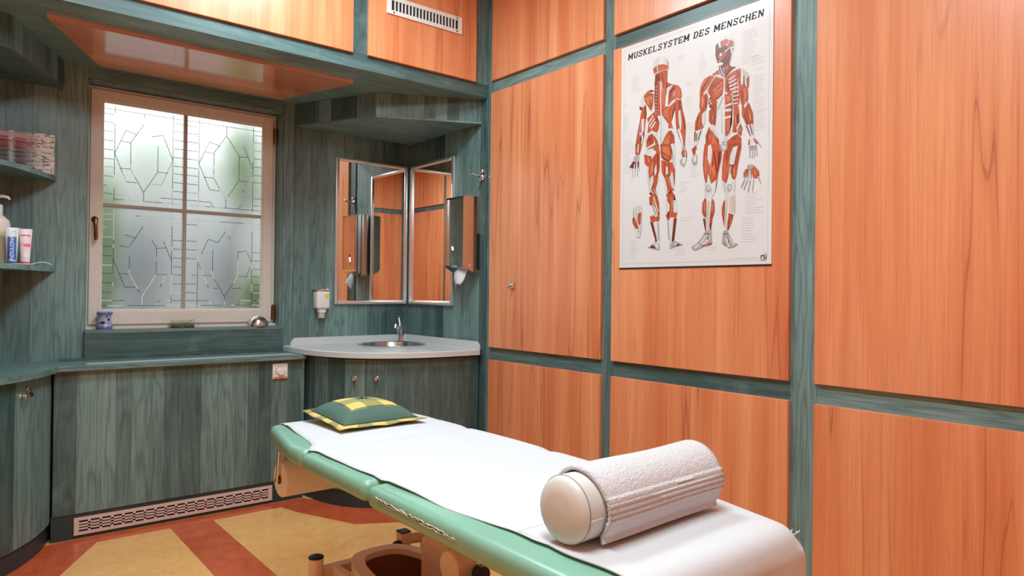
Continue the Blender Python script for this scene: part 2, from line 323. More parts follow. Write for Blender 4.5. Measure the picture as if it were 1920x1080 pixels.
def bxo(name, b, mat, parent=None, bev=0.0, seg=1, smooth=False):
    return finish(name, box(bm_new(), *b, bev, seg), mat, parent, smooth)
POSTER = """
BW 181 859 183 888 202 905 229 907 254 895 270 869 269 838 262 820 256 802 238 792 201 820 187 835
BG 254 887 267 871 267 843 260 854
BR 182 863 206 873 236 870 264 858 267 843 237 843 200 842 187 840
BW 202 872 207 872 210 845 206 843
BR 194 835 203 838 237 842 261 841 261 816 257 788 275 778 293 771 259 764 252 755 250 692 233 657 225 651 205 652 194 674 190 743 193 782 198 811
BD 197 830 216 836 221 805 208 799 199 810
BD 192 807 205 804 209 739 207 654 197 659 190 743
BW 199 786 202 785 203 777 199 778
BW 199 771 203 770 204 762 200 763
BW 199 756 203 755 204 747 200 748
BW 199 742 202 741 203 733 199 734
BW 198 727 202 726 203 718 199 719
BW 198 712 202 712 203 704 199 704
BW 199 698 202 697 203 689 199 689
BW 199 683 203 682 204 674 200 675
BW 199 670 203 669 204 662 200 663
BW 221 800 226 799 231 657 226 651
BD 228 833 233 833 240 796 251 779 241 786 232 803
BL 234 773 247 761 245 712 236 685
BW 256 760 292 773 300 767 311 761 282 758 271 746 268 708 264 689 259 710
BR 293 769 317 761 332 742 337 717 334 698 312 708 289 703 272 683 264 690 268 727 273 750 284 760
BD 270 746 299 759 303 754 282 739 272 707
BL 306 757 323 744 330 714 317 722
BW 263 682 288 704 292 701 269 678
BR 250 687 272 680 301 696 311 704 307 681 296 644 285 613 268 607 233 652 239 670
BL 248 673 272 664 267 626 242 647
BD 298 683 308 695 305 671 293 636 285 615 288 641
BR 305 705 334 696 341 655 352 620 359 581 358 548 355 501 344 501 322 544 310 580 306 614 302 663
BD 322 697 327 696 330 657 325 653
BD 337 637 349 611 356 572 351 568
BW 321 654 330 655 336 609 334 566 324 592 320 630
BW 316 574 325 580 341 541 351 507 344 503 331 533
BK 343 536 346 536 352 502 349 501
BG 341 502 358 501 362 476 360 463 343 465 339 485
BW 193 782 164 775 128 763 114 734 110 715 125 706 141 720 160 680 180 674 190 704 191 753
BR 132 756 153 768 188 753 185 705 175 679 155 705 138 729
BL 140 744 178 746 182 730 147 728
BD 145 770 177 773 191 763 177 762
BD 108 715 124 706 121 692 109 700
BR 125 705 145 708 150 672 143 634 137 570 124 532 112 499 89 502 90 563 102 601 109 640 116 679
BD 136 715 145 713 148 653 140 654
BW 120 653 136 655 135 605 122 585
BW 109 595 118 598 133 571 120 528 116 533 123 567
BD 90 555 95 557 97 501 89 502
BR 152 652 192 674 209 651 220 620 215 577 182 592 154 587 159 621
BW 157 631 185 661 189 656 160 625
BW 163 617 192 647 195 643 167 611
BW 171 606 197 631 201 627 176 600
BD 199 653 217 630 219 615 203 638
BW 225 651 233 652 268 607 268 582 245 547 228 516 211 558 201 574 216 591 221 620
BG 227 638 229 638 232 530 228 531
BR 268 604 284 613 293 583 274 586 269 589
BW 266 582 281 589 296 575 301 548 286 574
BR 228 482 228 515 245 547 268 576 286 576 299 548 301 519 282 513 280 474
BL 245 538 269 558 275 533 259 487 244 485
BW 286 519 304 520 308 470 280 474
BK 295 556 298 556 303 514 301 514
BW 145 581 182 596 201 574 223 522 225 482 141 495 143 544
BR 149 553 161 575 182 581 196 560 190 537 149 523
BD 176 578 180 578 174 534 170 534
BR 192 573 212 543 221 503 221 483 208 485 197 540
BR 153 518 196 528 195 521 161 509
BR 153 505 197 514 195 506 166 498
BR 226 528 282 519 288 490 288 456 272 445 247 456 232 473
BL 237 517 270 512 278 472 259 463 241 482
BD 232 479 247 462 275 451 272 448 245 457 231 471
BD 237 493 265 475 283 472 265 471 237 487
BW 281 520 305 516 309 405 306 353 302 406 291 446 290 489
BW 140 512 172 517 203 502 198 484 154 485 141 494
BR 137 497 180 480 174 446 156 439 141 456
BR 160 519 203 529 218 530 222 500 205 496 188 517
BR 164 454 204 493 224 499 225 431 217 373 203 335 183 338 166 320 168 374 163 414
BD 210 487 215 487 219 432 212 384 209 384 214 432
BL 175 442 190 460 187 411 174 398
BW 172 388 188 400 191 371 174 329 166 320 169 359
BW 194 420 205 448 209 413 199 394
BW 151 446 160 439 164 374 163 340 157 380
BR 232 459 272 445 291 441 306 406 305 353 299 316 284 327 269 319 260 310 250 360 235 410
BD 249 452 252 451 255 364 251 364
BD 272 444 275 443 273 376 270 377
BW 257 427 267 425 271 395 258 392
BW 279 380 292 403 298 373 302 325 289 335 283 361
BW 238 399 252 378 267 329 260 303 250 339
BW 217 398 222 412 221 363 215 305 212 325
BD 168 319 186 335 202 336 213 310 197 302
BW 178 328 183 331 214 300 211 296
BW 189 336 194 336 214 310 211 307
BR 168 304 190 321 213 307 223 275 227 225 221 205 204 257 182 269 171 270
BW 190 302 196 304 222 236 217 236
BW 168 260 191 268 212 236 215 223 189 222 170 219
BG 185 266 191 267 209 224 202 222
BR 173 219 192 225 204 216 203 197 190 193 178 201
BR 204 216 217 220 229 212 222 196 206 197
BW 192 193 222 193 226 123 230 74 209 75 207 114 197 159
BG 214 192 222 192 226 113 220 113
BD 174 199 191 193 208 139 215 109 207 109 190 154
BG 159 84 190 100 208 109 227 98 230 73 215 71 187 80
BW 196 100 214 104 224 89 209 77
BD 173 85 190 95 204 83 190 80
BD 196 90 201 92 210 78 204 77
BR 260 305 284 327 306 300 300 277 299 248 302 229 319 222 313 203 287 210 272 192 258 218 277 231 280 269 267 290
BD 269 309 285 327 293 316 279 308
BL 285 293 292 292 293 230 287 225
BW 259 295 270 279 280 264 277 236 259 224
BW 300 281 313 275 319 247 317 224 302 229
BW 272 192 287 209 302 199 298 153 293 110 300 81 284 76 278 110
BK 269 193 272 191 278 135 280 110 277 115
BD 302 202 317 203 312 161 305 109 292 109 298 153
BG 281 76 284 95 304 109 316 106 352 89 339 85 310 82 287 74
BD 299 82 316 99 340 89 316 85
BW 304 90 321 101 325 98 310 85
BR 87 550 124 544 111 506 95 509 87 505
BW 102 548 108 547 104 507 99 508
BG 79 496 110 501 109 466 77 471
BD 52 448 76 476 88 467 65 449
BD 67 457 75 471 82 470 77 443 65 444
BD 86 467 92 469 92 441 85 439
BD 99 468 109 469 109 444 101 441
BG 70 441 73 441 74 407 71 407
BG 84 438 88 438 88 402 85 403
BG 97 440 101 439 104 402 100 402
BG 105 444 109 444 113 426 109 426
BR 337 478 351 487 364 478 367 453 342 456
BW 354 486 357 486 360 455 355 455
BG 342 456 367 453 364 436 351 412 337 421 328 436
BW 345 453 362 450 356 428 342 427
FR 389 481 399 487 409 476 407 457 396 457
FG 396 456 415 454 418 442 416 415 397 413 388 433
FW 400 452 412 451 412 429 399 426
SW 78 222 73 248 83 267 105 273 125 271 130 233 128 178 119 133 100 132 87 156
SR 74 217 84 227 104 195 112 169 92 173 77 197
SR 106 239 126 243 124 194 115 184 104 215
SG 81 265 85 265 83 227 79 227
SG 99 272 102 272 98 231 94 231
SG 116 272 120 272 119 244 115 244
SG 90 236 93 237 111 194 107 193
SK 109 159 116 161 113 155 110 155
FW 509 888 519 898 540 904 566 897 582 877 585 849 576 825 565 788 526 792 509 806 499 840 501 881
FD 499 879 511 887 517 865 546 867 562 855 575 837 568 805 563 788 537 789 518 794 507 811 499 840
FR 521 889 548 894 564 882 548 868 525 862
FR 551 865 568 885 582 872 580 854 561 851
FR 510 833 541 845 551 838 536 817 520 821
FW 567 854 584 855 583 834 572 827
FD 574 848 580 848 579 839 574 836
FW 517 839 525 845 529 831 520 831
FW 541 845 562 855 564 852 545 841
FL 509 815 526 820 535 815 515 810
FK 520 852 535 853 533 849 523 849
FK 503 853 510 856 511 852 504 849
FW 509 805 522 807 536 802 532 792 517 795
FK 526 815 536 815 532 811
FD 515 793 563 790 569 778 594 771 574 763 549 743 538 743 527 752 517 772
FR 542 785 558 787 564 773 550 756
FW 519 790 523 790 534 755 531 752
FW 534 782 541 780 544 748 536 747
FK 536 777 540 776 542 751 538 752
FW 471 764 495 773 516 775 527 752 540 742 539 735 495 758
FR 512 779 521 759 494 761 483 765
FR 431 733 447 757 474 765 496 758 475 737 460 715 438 699 426 679 426 711
FD 472 760 477 759 453 733 437 704 434 709 447 736
FL 447 752 466 760 447 736 437 722
FR 477 732 501 754 538 738 536 692 524 672 502 666 478 680 463 703
FL 488 702 534 728 535 721 494 695
FD 483 721 536 733 536 730 483 717
FL 494 687 530 706 532 699 500 681
FD 502 668 524 672 536 689 529 667 508 662
FR 427 678 438 699 456 709 465 689 464 652 456 626 446 614 430 631 425 651
FL 435 681 443 693 448 665 441 638 434 649
FW 443 698 456 713 467 701 466 683 458 699 448 692
FD 454 691 458 690 459 644 454 636
FR 429 632 446 614 453 604 447 564 430 548 416 532 403 548 405 590 417 615
FD 418 611 423 610 417 560 412 551
FW 439 615 453 629 456 585 446 563 438 584
FW 401 553 441 555 426 516 415 493 398 495
FD 402 553 409 548 407 515 401 511
FK 430 548 438 553 422 512 418 513
FD 412 542 418 541 413 509 409 510
FR 398 488 411 493 415 477 397 479
FR 467 670 478 680 506 664 514 633 507 607 505 589 496 610 476 641
FW 471 669 480 666 476 658
FW 476 655 485 654 482 644
FD 471 646 498 618 497 613 472 639
FD 468 659 487 639 485 635 469 652
FR 471 623 485 630 505 603 503 557 481 566 471 582
FD 496 596 502 599 501 559 496 564
FW 510 661 541 678 545 492 527 496 500 532 481 553 473 559 486 567 503 557 507 598 509 639
FG 512 625 529 657 540 673 540 664 524 631 514 615
FG 529 630 532 629 535 521 531 522
FR 545 739 578 756 613 762 620 735 613 675 609 623 582 619 578 669 551 687
FW 561 730 589 740 591 736 564 722
FW 561 718 594 725 596 721 563 710
FW 561 704 599 709 600 704 564 697
FW 565 691 603 693 604 688 568 684
FW 576 678 606 677 606 672 579 671
FW 581 661 607 660 607 656 582 656
FW 581 646 607 644 606 641 582 641
FW 583 632 605 630 603 626 583 627
FK 562 722 589 733 590 732 563 719
FK 562 708 595 718 596 716 563 706
FK 565 694 600 702 601 700 566 692
FK 580 667 606 670 606 669 581 665
FK 581 652 607 654 607 653 582 650
FK 581 637 606 639 606 638 583 635
FR 545 738 557 740 565 694 578 673 560 672 546 689
FD 553 728 557 729 565 685 560 686
FR 544 676 578 667 576 638 545 631
FL 552 666 570 661 569 644 552 639
FW 545 631 576 636 577 627 545 624
FR 545 624 576 626 575 611 545 615
FW 545 615 575 612 575 602 545 606
FR 545 606 575 602 574 585 546 585
FW 546 585 574 586 575 577 546 577
FR 546 577 575 578 574 550 567 520 552 504 546 524
FL 554 567 568 567 565 534 555 522
FR 582 617 604 620 610 588 610 548 598 515 582 518 583 553
FD 597 581 607 588 608 548 600 550
FW 577 669 581 669 585 575 582 531 555 496 547 498 568 518 578 554
FW 539 743 544 742 548 497 543 497
FW 598 532 613 556 617 573 613 539 603 514
FR 604 527 615 547 624 528 619 496 605 509
FW 607 759 623 758 629 724 624 690 617 692 614 723
FR 609 757 616 757 615 714 611 693
FY 622 756 643 738 651 721 639 715 632 728
FR 638 714 651 721 650 680 642 679
FR 613 692 629 698 645 677 648 641 641 612 632 600 618 620 611 653
FD 626 729 630 728 632 688 628 689
FL 627 676 637 678 640 643 633 623
FD 617 674 621 673 624 624 620 630
FW 630 614 640 628 643 598 637 590
FR 620 616 631 599 651 621 668 577 671 537 662 534 642 533 621 576
FD 631 584 636 583 649 537 644 535
FL 650 597 658 583 662 552 655 553
FW 631 535 667 536 675 489 657 487
FD 639 534 645 533 661 491 657 491
FD 654 535 659 535 670 494 666 494
FW 655 488 674 489 687 470 682 449 658 441 649 458
FR 650 475 657 481 658 457 651 455
FR 669 481 681 475 692 455 679 461
FK 660 453 663 453 663 449 661 450
FK 668 451 671 451 671 447 668 448
FK 676 452 679 451 679 448 676 448
FG 684 470 687 470 707 441 704 440
FG 651 453 686 451 685 437 655 437
FK 660 452 663 451 663 448 661 448
FK 668 449 671 449 671 445 668 446
FG 656 439 659 438 658 407 655 408
FG 667 437 670 437 668 404 665 404
FG 677 437 680 437 677 404 674 405
FG 685 439 687 438 688 410 685 410
FR 457 525 473 560 481 553 487 520 470 468 457 470
FW 473 560 486 552 512 507 509 506 487 529
FR 484 546 510 505 527 482 534 458 475 467
FL 490 524 506 499 506 467 488 470
FR 555 486 583 503 603 509 619 489 620 445 556 455
FW 525 496 548 501 557 477 554 455 529 459 519 491
FG 532 490 547 492 551 465 536 467
FR 453 493 525 481 534 448 531 422 517 365 513 334 485 327 471 370 459 332 450 364 445 406 447 457
FD 493 459 499 458 515 374 511 365 502 412
FD 517 455 529 449 527 422 516 374 518 424
FW 469 481 482 488 489 460 485 419 476 403 467 431
FL 454 437 462 450 465 381 459 354 453 391
FL 488 391 498 408 503 367 494 345
FR 556 472 618 466 617 440 606 389 599 346 591 330 581 338 573 367 559 323 544 325 535 340 535 390 538 430
FW 533 439 536 443 539 429 537 394 535 399
FD 556 449 560 449 554 396 550 356 548 361 552 401
FW 584 459 605 462 588 391 569 394 571 429
FD 568 392 589 390 587 386 568 389
FL 544 397 554 414 551 347 543 344
FL 583 370 595 391 592 347 586 343
FG 523 478 557 476 559 458 546 448 527 458
FW 530 474 551 473 552 459 540 455
FW 471 373 485 327 510 340 508 303 493 277 479 268 457 280 453 309 455 336 464 334
FG 464 325 481 323 484 300 473 292 461 302
FW 468 321 478 320 479 306 471 303
FG 486 314 489 314 488 287 484 283
FD 510 339 513 334 507 301 504 294
FW 573 367 581 338 594 329 594 293 577 272 557 274 539 298 534 337 556 321 561 336
FG 561 318 580 316 580 294 569 282 559 296
FW 565 314 575 313 575 299 567 296
FG 544 326 548 325 553 284 550 285
FR 457 275 466 261 467 225 465 196 453 197 443 217 445 254
FL 450 254 457 262 459 225 453 217
FR 487 254 495 268 502 244 502 213 493 190 489 158 480 150 480 195
FL 491 245 496 249 496 218 491 204
FW 464 276 488 274 486 232 481 196 477 141 461 142 464 197
FY 469 261 480 260 476 196 472 151 465 151 468 206
FD 448 189 457 192 465 141 459 142
FD 482 169 487 173 487 139 482 139
FR 536 228 546 258 553 244 552 200 555 154 546 154 536 201
FW 551 270 593 286 596 240 592 195 578 199 567 202 563 163 559 136 547 136 550 209
FY 555 253 565 261 561 199 557 146 550 146 554 199
FP 571 263 592 274 594 205 569 206
FR 567 198 588 196 580 165 570 144 564 135 561 162
FD 570 180 573 180 568 140 564 138
FG 460 142 488 141 492 86 456 79 413 63 396 69 392 79 418 90 444 116
FW 434 93 466 124 469 121 441 88
FW 445 87 482 114 484 109 453 83
FW 407 78 429 89 432 85 413 71
FK 458 130 467 130 467 127 458 126
FK 469 129 479 130 480 126 469 126
FK 470 115 474 117 477 105 473 103
FR 439 81 489 92 489 83 451 78
FG 543 133 563 136 571 118 591 86 610 81 592 70 571 66 550 78 538 88
FW 555 106 562 105 573 73 566 71
FW 566 109 571 109 595 79 591 76
FK 546 125 553 124 553 121 546 121
FK 555 124 563 124 563 120 555 121
FR 538 88 550 89 561 75 548 78
FD 563 110 566 109 573 83 568 86
HG 649 383 673 380 679 371 659 362 643 368
HR 630 351 640 367 658 360 650 339 633 332
HR 660 362 678 373 696 353 698 336 683 326 669 332
HL 673 363 683 364 690 348 681 344
HW 656 358 659 358 638 331 634 332
HW 657 357 659 357 650 328 646 329
HW 658 357 660 357 661 324 657 325
HW 659 358 661 358 676 323 672 321
HK 652 357 654 356 645 336 643 337
HK 662 353 664 353 667 329 665 329
HG 634 328 638 327 623 297 619 300
HG 646 325 650 324 634 286 630 288
HG 658 321 662 321 653 278 649 278
HG 673 320 676 319 671 278 668 279
HG 689 331 694 333 707 303 705 302
"""

# ================================================================== THE ROOM
XR, XL, YB, YF, HC = 2.40, -0.50, 4.035, -1.0, 2.95     # right wall, left wall, back wall, rear wall, ceiling
YFAS = 3.176                                            # front of the bulkhead over the window bay
ZU = 2.27                                               # underside of the bulkhead

floor = struct(finish('floor', box(bm_new(), XL-0.1, XR+0.1, YF-0.1, YB+0.1, -0.08, 0.0), LINO_Y, origin=(0, 0, 0)), 'ochre linoleum floor with red inlaid stripes', 'floor')
def inlay(poly):
    finish('red_inlay', prism(bm_new(), poly, 0.0, 0.0006), LINO_R, floor)
inlay([(0.40, 3.76), (0.552, 3.662), (1.409, 3.662), (1.56, 3.76)])
inlay([(1.409, 3.662), (1.448, 3.52), (1.596, 3.177), (1.806, 3.058), (2.40, 3.02), (2.40, 3.25), (1.80, 3.35), (1.56, 3.76)])
inlay([(0.862, 3.662), (0.862, -1.0), (1.062, -1.0), (1.062, 3.662)])
inlay([(0.552, 3.662), (0.40, 3.76), (-0.5, 3.4), (-0.5, 3.0), (0.20, 3.0)])
inlay([(-0.5, 3.0), (-0.5, -1.0), (-0.35, -1.0), (-0.35, 3.0)])

ceiling = struct(finish('ceiling', box(bm_new(), XL-0.1, XR+0.1, YF-0.1, YB+0.2, HC, HC+0.08), CEIL, origin=(0, 0, HC)), 'plain white ceiling', 'ceiling')

# ---- right wall: green carcass, green boards, orange panels
wall_right = struct(finish('wall_right', box(bm_new(), XR, XR+0.1, YF, YB+0.12, 0, HC), GR_V, origin=(XR, 0, 0)), 'green framed wall with orange wood panels', 'wall')
COLS = [(3.125, 2.263), (2.196, 1.325), (1.229, 0.37), (0.30, -0.56), (-0.62, -0.98)]
ROWS = [(0.10, 0.783), (0.854, 2.288), (2.357, 2.93)]
def wall_panels(parent, cols, rows, face, axis, sgn):
    """orange panels, 20 mm thick, standing proud of a green wall"""
    for a, b in cols:
        lo, hi = min(a, b), max(a, b)
        for z0, z1 in rows:
            f0, f1 = (face, face+sgn*0.02) if sgn > 0 else (face-0.02, face)
            bb = (f0, f1, lo, hi, z0, z1) if axis == 0 else (lo, hi, f0, f1, z0, z1)
            bxo('panel', bb, OR_V, parent, 0.0015)
wall_panels(wall_right, COLS, ROWS, XR, 0, -1)
for y0, y1 in ((3.128, 3.172), (2.196, 2.263), (1.229, 1.325), (0.30, 0.37)):
    bxo('post', (XR-0.003, XR, y0, y1, 0, HC), GR_V, wall_right)
for (a, b) in COLS:
    for z0, z1 in ((0.783, 0.854), (2.288, 2.357)):
        bxo('rail', (XR-0.002, XR, b+0.001, a-0.001, z0, z1), GR_Y, wall_right)
yy = YFAS
bxo('post', (XR-0.012, XR, 3.172, 3.232, 0, ZU), GR_V, wall_right, 0.002)
yy = 3.233
random.seed(3)
while yy < YB-0.005:
    w = min(random.uniform(0.075, 0.12), YB-yy)
    if YB-yy-w < 0.04: w = YB-yy
    bxo('plank', (XR-0.003, XR, yy+0.0004, yy+w-0.0004, 0.86, ZU), GR_V, wall_right)
    yy += w

# ---- back wall with the window opening
WX0, WX1, WZ0, WZ1 = 0.541, 1.532, 0.952, 2.209
bm = bm_new()
box(bm, XL-0.1, WX0, YB, YB+0.16, 0, HC); box(bm, WX1, XR+0.1, YB, YB+0.16, 0, HC)
box(bm, WX0, WX1, YB, YB+0.16, 0, WZ0-0.001); box(bm, WX0, WX1, YB, YB+0.16, WZ1, HC)
wall_back = struct(finish('wall_back', bm, GR_V, origin=(1, YB, 0)), 'green wood clad wall around the window', 'wall')
def back_planks(x0, x1, z0, z1, wmin, wmax, t=0.003):
    x = x0
    while x < x1-0.004:
        w = min(random.uniform(wmin, wmax), x1-x)
        if x1-x-w < 0.03: w = x1-x
        bxo('plank', (x+0.0004, x+w-0.0004, YB-t, YB, z0, z1), GR_V, wall_back)
        x += w
back_planks(XL, 0.414, 0.80, ZU, 0.08, 0.12, 0.014)
bxo('board', (0.4155, WX0-0.0005, YB-0.004, YB, 0.80, ZU), GR_V, wall_back)
bxo('board', (WX0, WX1, YB-0.004, YB, WZ1+0.0005, ZU), GR_X, wall_back)
bxo('apron_board', (WX0-0.004, WX1+0.004, YB-0.034, YB, 0.80, WZ0-0.002), GR_X, wall_back, 0.001)
bxo('board', (WX1+0.005, 1.604, YB-0.004, YB, 0.80, ZU), GR_V, wall_back)
back_planks(1.606, XR-0.003, 0.80, ZU, 0.07, 0.12, 0.006)

# ---- left and rear walls (seen only in the mirrors and behind the viewer)
wall_left = struct(finish('wall_left', box(bm_new(), XL-0.1, XL, YF, YB+0.1, 0, HC), GR_V, origin=(XL, 0, 0)), 'green framed wall with orange panels behind the shelves', 'wall')
wall_panels(wall_left, [(3.0, 2.1), (2.03, 1.13), (1.06, 0.16), (0.09, -0.9)], ROWS, XL, 0, 1)
wall_rear = struct(finish('wall_rear', box(bm_new(), XL-0.1, XR+0.1, YF-0.1, YF, 0, HC), GR_V, origin=(0, YF, 0)), 'green framed wall with orange panels facing the window', 'wall')
wall_panels(wall_rear, [(-0.46, 0.44), (0.51, 1.41), (1.48, 2.36)], ROWS, YF, 1, 1)

# ---- bulkhead over the window bay
bm = bm_new(); box(bm, XL, XR-0.0005, YFAS, YB-0.0005, ZU, HC-0.0005)
trim1 = struct(finish('trim_1', bm, GR_X, origin=(1, YFAS, ZU)), 'green bulkhead boxed in above the window bay', 'bulkhead')
bxo('rail', (XL+0.001, XR-0.001, YFAS-0.003, YFAS, ZU, 2.345), GR_X, trim1)
bxo('post', (1.547, 1.629, YFAS-0.004, YFAS, 2.345, HC-0.001), GR_V, trim1)
bxo('post', (2.297, XR-0.001, YFAS-0.004, YFAS, 2.345, HC-0.001), GR_V, trim1)
bxo('panel', (0.25, 1.547, YFAS-0.02, YFAS, 2.339, HC-0.004), OR_V, trim1, 0.0015)
bxo('panel', (XL+0.03, 0.18, YFAS-0.02, YFAS, 2.339, HC-0.004), OR_V, trim1, 0.0015)
bxo('panel', (1.629, 2.297, YFAS-0.02, YFAS, 2.343, HC-0.004), OR_V, trim1, 0.0015)
finish('soffit_panel', prism(bm_new(), [(0.575, 3.93), (0.306, 3.37), (1.655, 3.37), (1.478, 3.93)], ZU-0.018, ZU), OR_X, trim1)

# ---- corner canopies under the bulkhead
def canopy(pts, side):
    t = thing('corner_canopy', 'dark green wooden canopy filling the corner above the '+('wash basin' if side > 0 else 'wall shelves'), 'canopy', (pts[1][0], pts[1][1], 2.133))
    wall_x = XR-0.013 if side > 0 else XL+0.001
    poly = pts + [(wall_x, YB-0.016)]
    finish('bottom_board', prism(bm_new(), poly, 2.133, 2.143), GR_X, t)
    c = Vector((wall_x, YB-0.016, 0))
    for a, b in zip(pts, pts[1:]):
        a, b = Vector((*a, 0)), Vector((*b, 0)); d = (b-a); L = d.length; d.normalize()
        nrm = Vector((d.y, -d.x, 0))
        if nrm.dot(c-a) < 0: nrm = -nrm
        s = 0.0
        while s < L-0.002:
            w = min(random.uniform(0.06, 0.1), L-s)
            if L-s-w < 0.03: w = L-s
            p, q = a+d*(s+0.0003), a+d*(s+w-0.0003)
            finish('plank', prism(bm_new(), [(p.x, p.y), (q.x, q.y), (q.x+nrm.x*0.014, q.y+nrm.y*0.014), (p.x+nrm.x*0.014, p.y+nrm.y*0.014)], 2.1435, ZU-0.001), GR_V, t)
            s += w
    return t
canopy([(1.612, YB-0.016), (1.85, 3.487), (XR-0.013, 3.224)], 1)
canopy([(0.438, YB-0.016), (0.195, 3.482), (XL+0.001, 3.224)], -1)

# ---- window
win = thing('window_1', 'white painted four-pane window with frosted patterned glass', 'window', (1.03, 4.12, WZ0))
win['kind'] = 'structure'
YW = 4.118
bm = bm_new()    # reveal lining
box(bm, WX1-0.006, WX1, YB-0.004, 4.19, WZ0, WZ1); box(bm, WX0, WX0+0.006, YB-0.004, 4.19, WZ0, WZ1); box(bm, WX0, WX1, YB-0.004, 4.19, WZ1-0.006, WZ1)
finish('reveal_lining', bm, GR_V, win)
bxo('sill_board', (WX0, WX1, YB-0.036, 4.19, WZ0-0.016, WZ0), GR_X, win)
bxo('sill_strip', (WX0+0.008, WX1-0.008, 4.092, 4.12, WZ0, WZ0+0.012), FRAME, win)
def bars(name, x0, x1, z0, z1, w, y0, y1, wb=None):
    wb = wb or w
    bm = bm_new()
    box(bm, x0, x0+w, y0, y1, z0, z1, 0.002); box(bm, x1-w, x1, y0, y1, z0, z1, 0.002)
    box(bm, x0+w, x1-w, y0, y1, z0, z0+wb, 0.002); box(bm, x0+w, x1-w, y0, y1, z1-w, z1, 0.002)
    return finish(name, bm, FRAME, win)
bars('outer_frame', 0.548, 1.524, WZ0+0.010, 2.200, 0.040, YW, YW+0.06)
SX0, SX1, SZ0, SZ1 = 0.566, 1.502, WZ0+0.022, 2.182
bars('sash', SX0, SX1, SZ0, SZ1, 0.052, YW-0.014, YW+0.036, 0.070)
PX0, PX1, PZ0, PZ1 = SX0+0.052, SX1-0.052, SZ0+0.070, SZ1-0.052
bars('glazing_bead', PX0-0.004, PX1+0.004, PZ0-0.004, PZ1+0.004, 0.013, YW-0.007, YW+0.012)
PXM, PZM = 1.021, 1.592
BARM = plain('glazing_bar_paint', (168, 152, 142), 0.45)
bm = bm_new(); box(bm, PXM-0.009, PXM+0.009, YW-0.004, YW+0.026, PZ0, PZ1, 0.003)
finish('mullion', bm, BARM, win)
bm = bm_new(); box(bm, PX0, PX1, YW-0.003, YW+0.025, PZM-0.009, PZM+0.009, 0.003)
finish('transom', bm, BARM, win)
ETCH_D = plain('etched_dark_line', (52, 58, 56), 0.3); ETCH_L = plain('etched_pale_line', (244, 246, 240), 0.5)  # clear lines
def etch(pane, x0, x1, z0, z1, seed, flip):
    rnd = random.Random(seed); W, H = x1-x0, z1-z0; L = []
    L += [(.15, .03, .15, .97), (.86, .03, .86, .97), (.0, .07, 1, .07), (.03, .95, .97, .95)]
    gem = [(.5, .17), (.34, .37), (.34, .64), (.5, .86), (.67, .64), (.67, .37)]
    L += [(*gem[i], *gem[(i+1) % 6]) for i in range(6)]
    for s in (1, -1):
        X = lambda u: .505+s*(u-.505)
        L += [(X(.15), .5, X(.28), .26), (X(.28), .26, X(.42), .29), (X(.15), .5, X(.29), .77), (X(.29), .77, X(.42), .77),
              (X(.22), .37, X(.34), .38), (X(.21), .64, X(.34), .64)]
        L += [(X(.15), .9, X(.3), .9), (X(.3), .9, X(.34), .95)]
        for v in (.12, .2, .29, .38, .47, .56, .64, .73, .82, .9):
            L.append((X(-.0), v, X(.14), v))
    L += [(.5, .86, .5, .95), (.5, .07, .5, .17)]
    bd, bl = bm_new(), bm_new()
    for a, b, c, d in L:
        n = max(2, int(math.hypot((c-a)*W, (d-b)*H)/0.022))
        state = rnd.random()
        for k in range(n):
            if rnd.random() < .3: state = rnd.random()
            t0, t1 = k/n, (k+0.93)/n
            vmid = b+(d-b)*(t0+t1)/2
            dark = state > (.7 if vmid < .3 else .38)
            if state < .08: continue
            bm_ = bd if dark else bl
            p = Vector((x0+(a+(c-a)*t0)*W, z1-(b+(d-b)*t0)*H)); q = Vector((x0+(a+(c-a)*t1)*W, z1-(b+(d-b)*t1)*H))
            dr = q-p
            if dr.length < 1e-5: continue
            nn = Vector((-dr.y, dr.x)).normalized()*(.0014 if dark else .0016)
            y = YW+0.0022
            vs = []
            for yy_ in (y, y+0.0006):
                for e in (p+nn, p-nn, q-nn, q+nn): vs.append(bm_.verts.new((e.x, yy_, e.y)))
            bm_.faces.new(vs[:4]); bm_.faces.new(vs[4:][::-1])
            for i in range(4): bm_.faces.new((vs[i], vs[(i+1) % 4], vs[4+(i+1) % 4], vs[4+i]))
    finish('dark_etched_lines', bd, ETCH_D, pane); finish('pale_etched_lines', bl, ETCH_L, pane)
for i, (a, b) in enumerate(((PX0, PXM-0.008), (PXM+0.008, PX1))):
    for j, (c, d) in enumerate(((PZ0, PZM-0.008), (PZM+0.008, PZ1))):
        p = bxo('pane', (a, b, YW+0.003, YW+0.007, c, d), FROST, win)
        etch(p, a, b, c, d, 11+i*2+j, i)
# handle and hinges
bm = bm_new()
lathe(bm, [(0.004, 0), (0.016, 0.0005), (0.016, 0.006), (0.010, 0.010), (0.009, 0.026)], (0.589, YW-0.0145, 1.512), (0, -1, 0), 16)
tube(bm, [(0.589, YW-0.038, 1.518), (0.589, YW-0.046, 1.506), (0.590, YW-0.048, 1.47), (0.592, YW-0.046, 1.42), (0.592, YW-0.044, 1.405)], [0.010, 0.0105, 0.0085, 0.009, 0.006], 10)
finish('handle', bm, BRASS, win, True)
for z in (1.03, 2.075):
    bm = bm_new(); tube(bm, [(1.514, YW-0.022, z-0.045), (1.514, YW-0.022, z+0.045)], 0.008, 10)
    box(bm, 1.503, 1.513, YW-0.018, YW-0.014, z-0.04, z+0.04)
    finish('hinge', bm, BRASS, win, True)

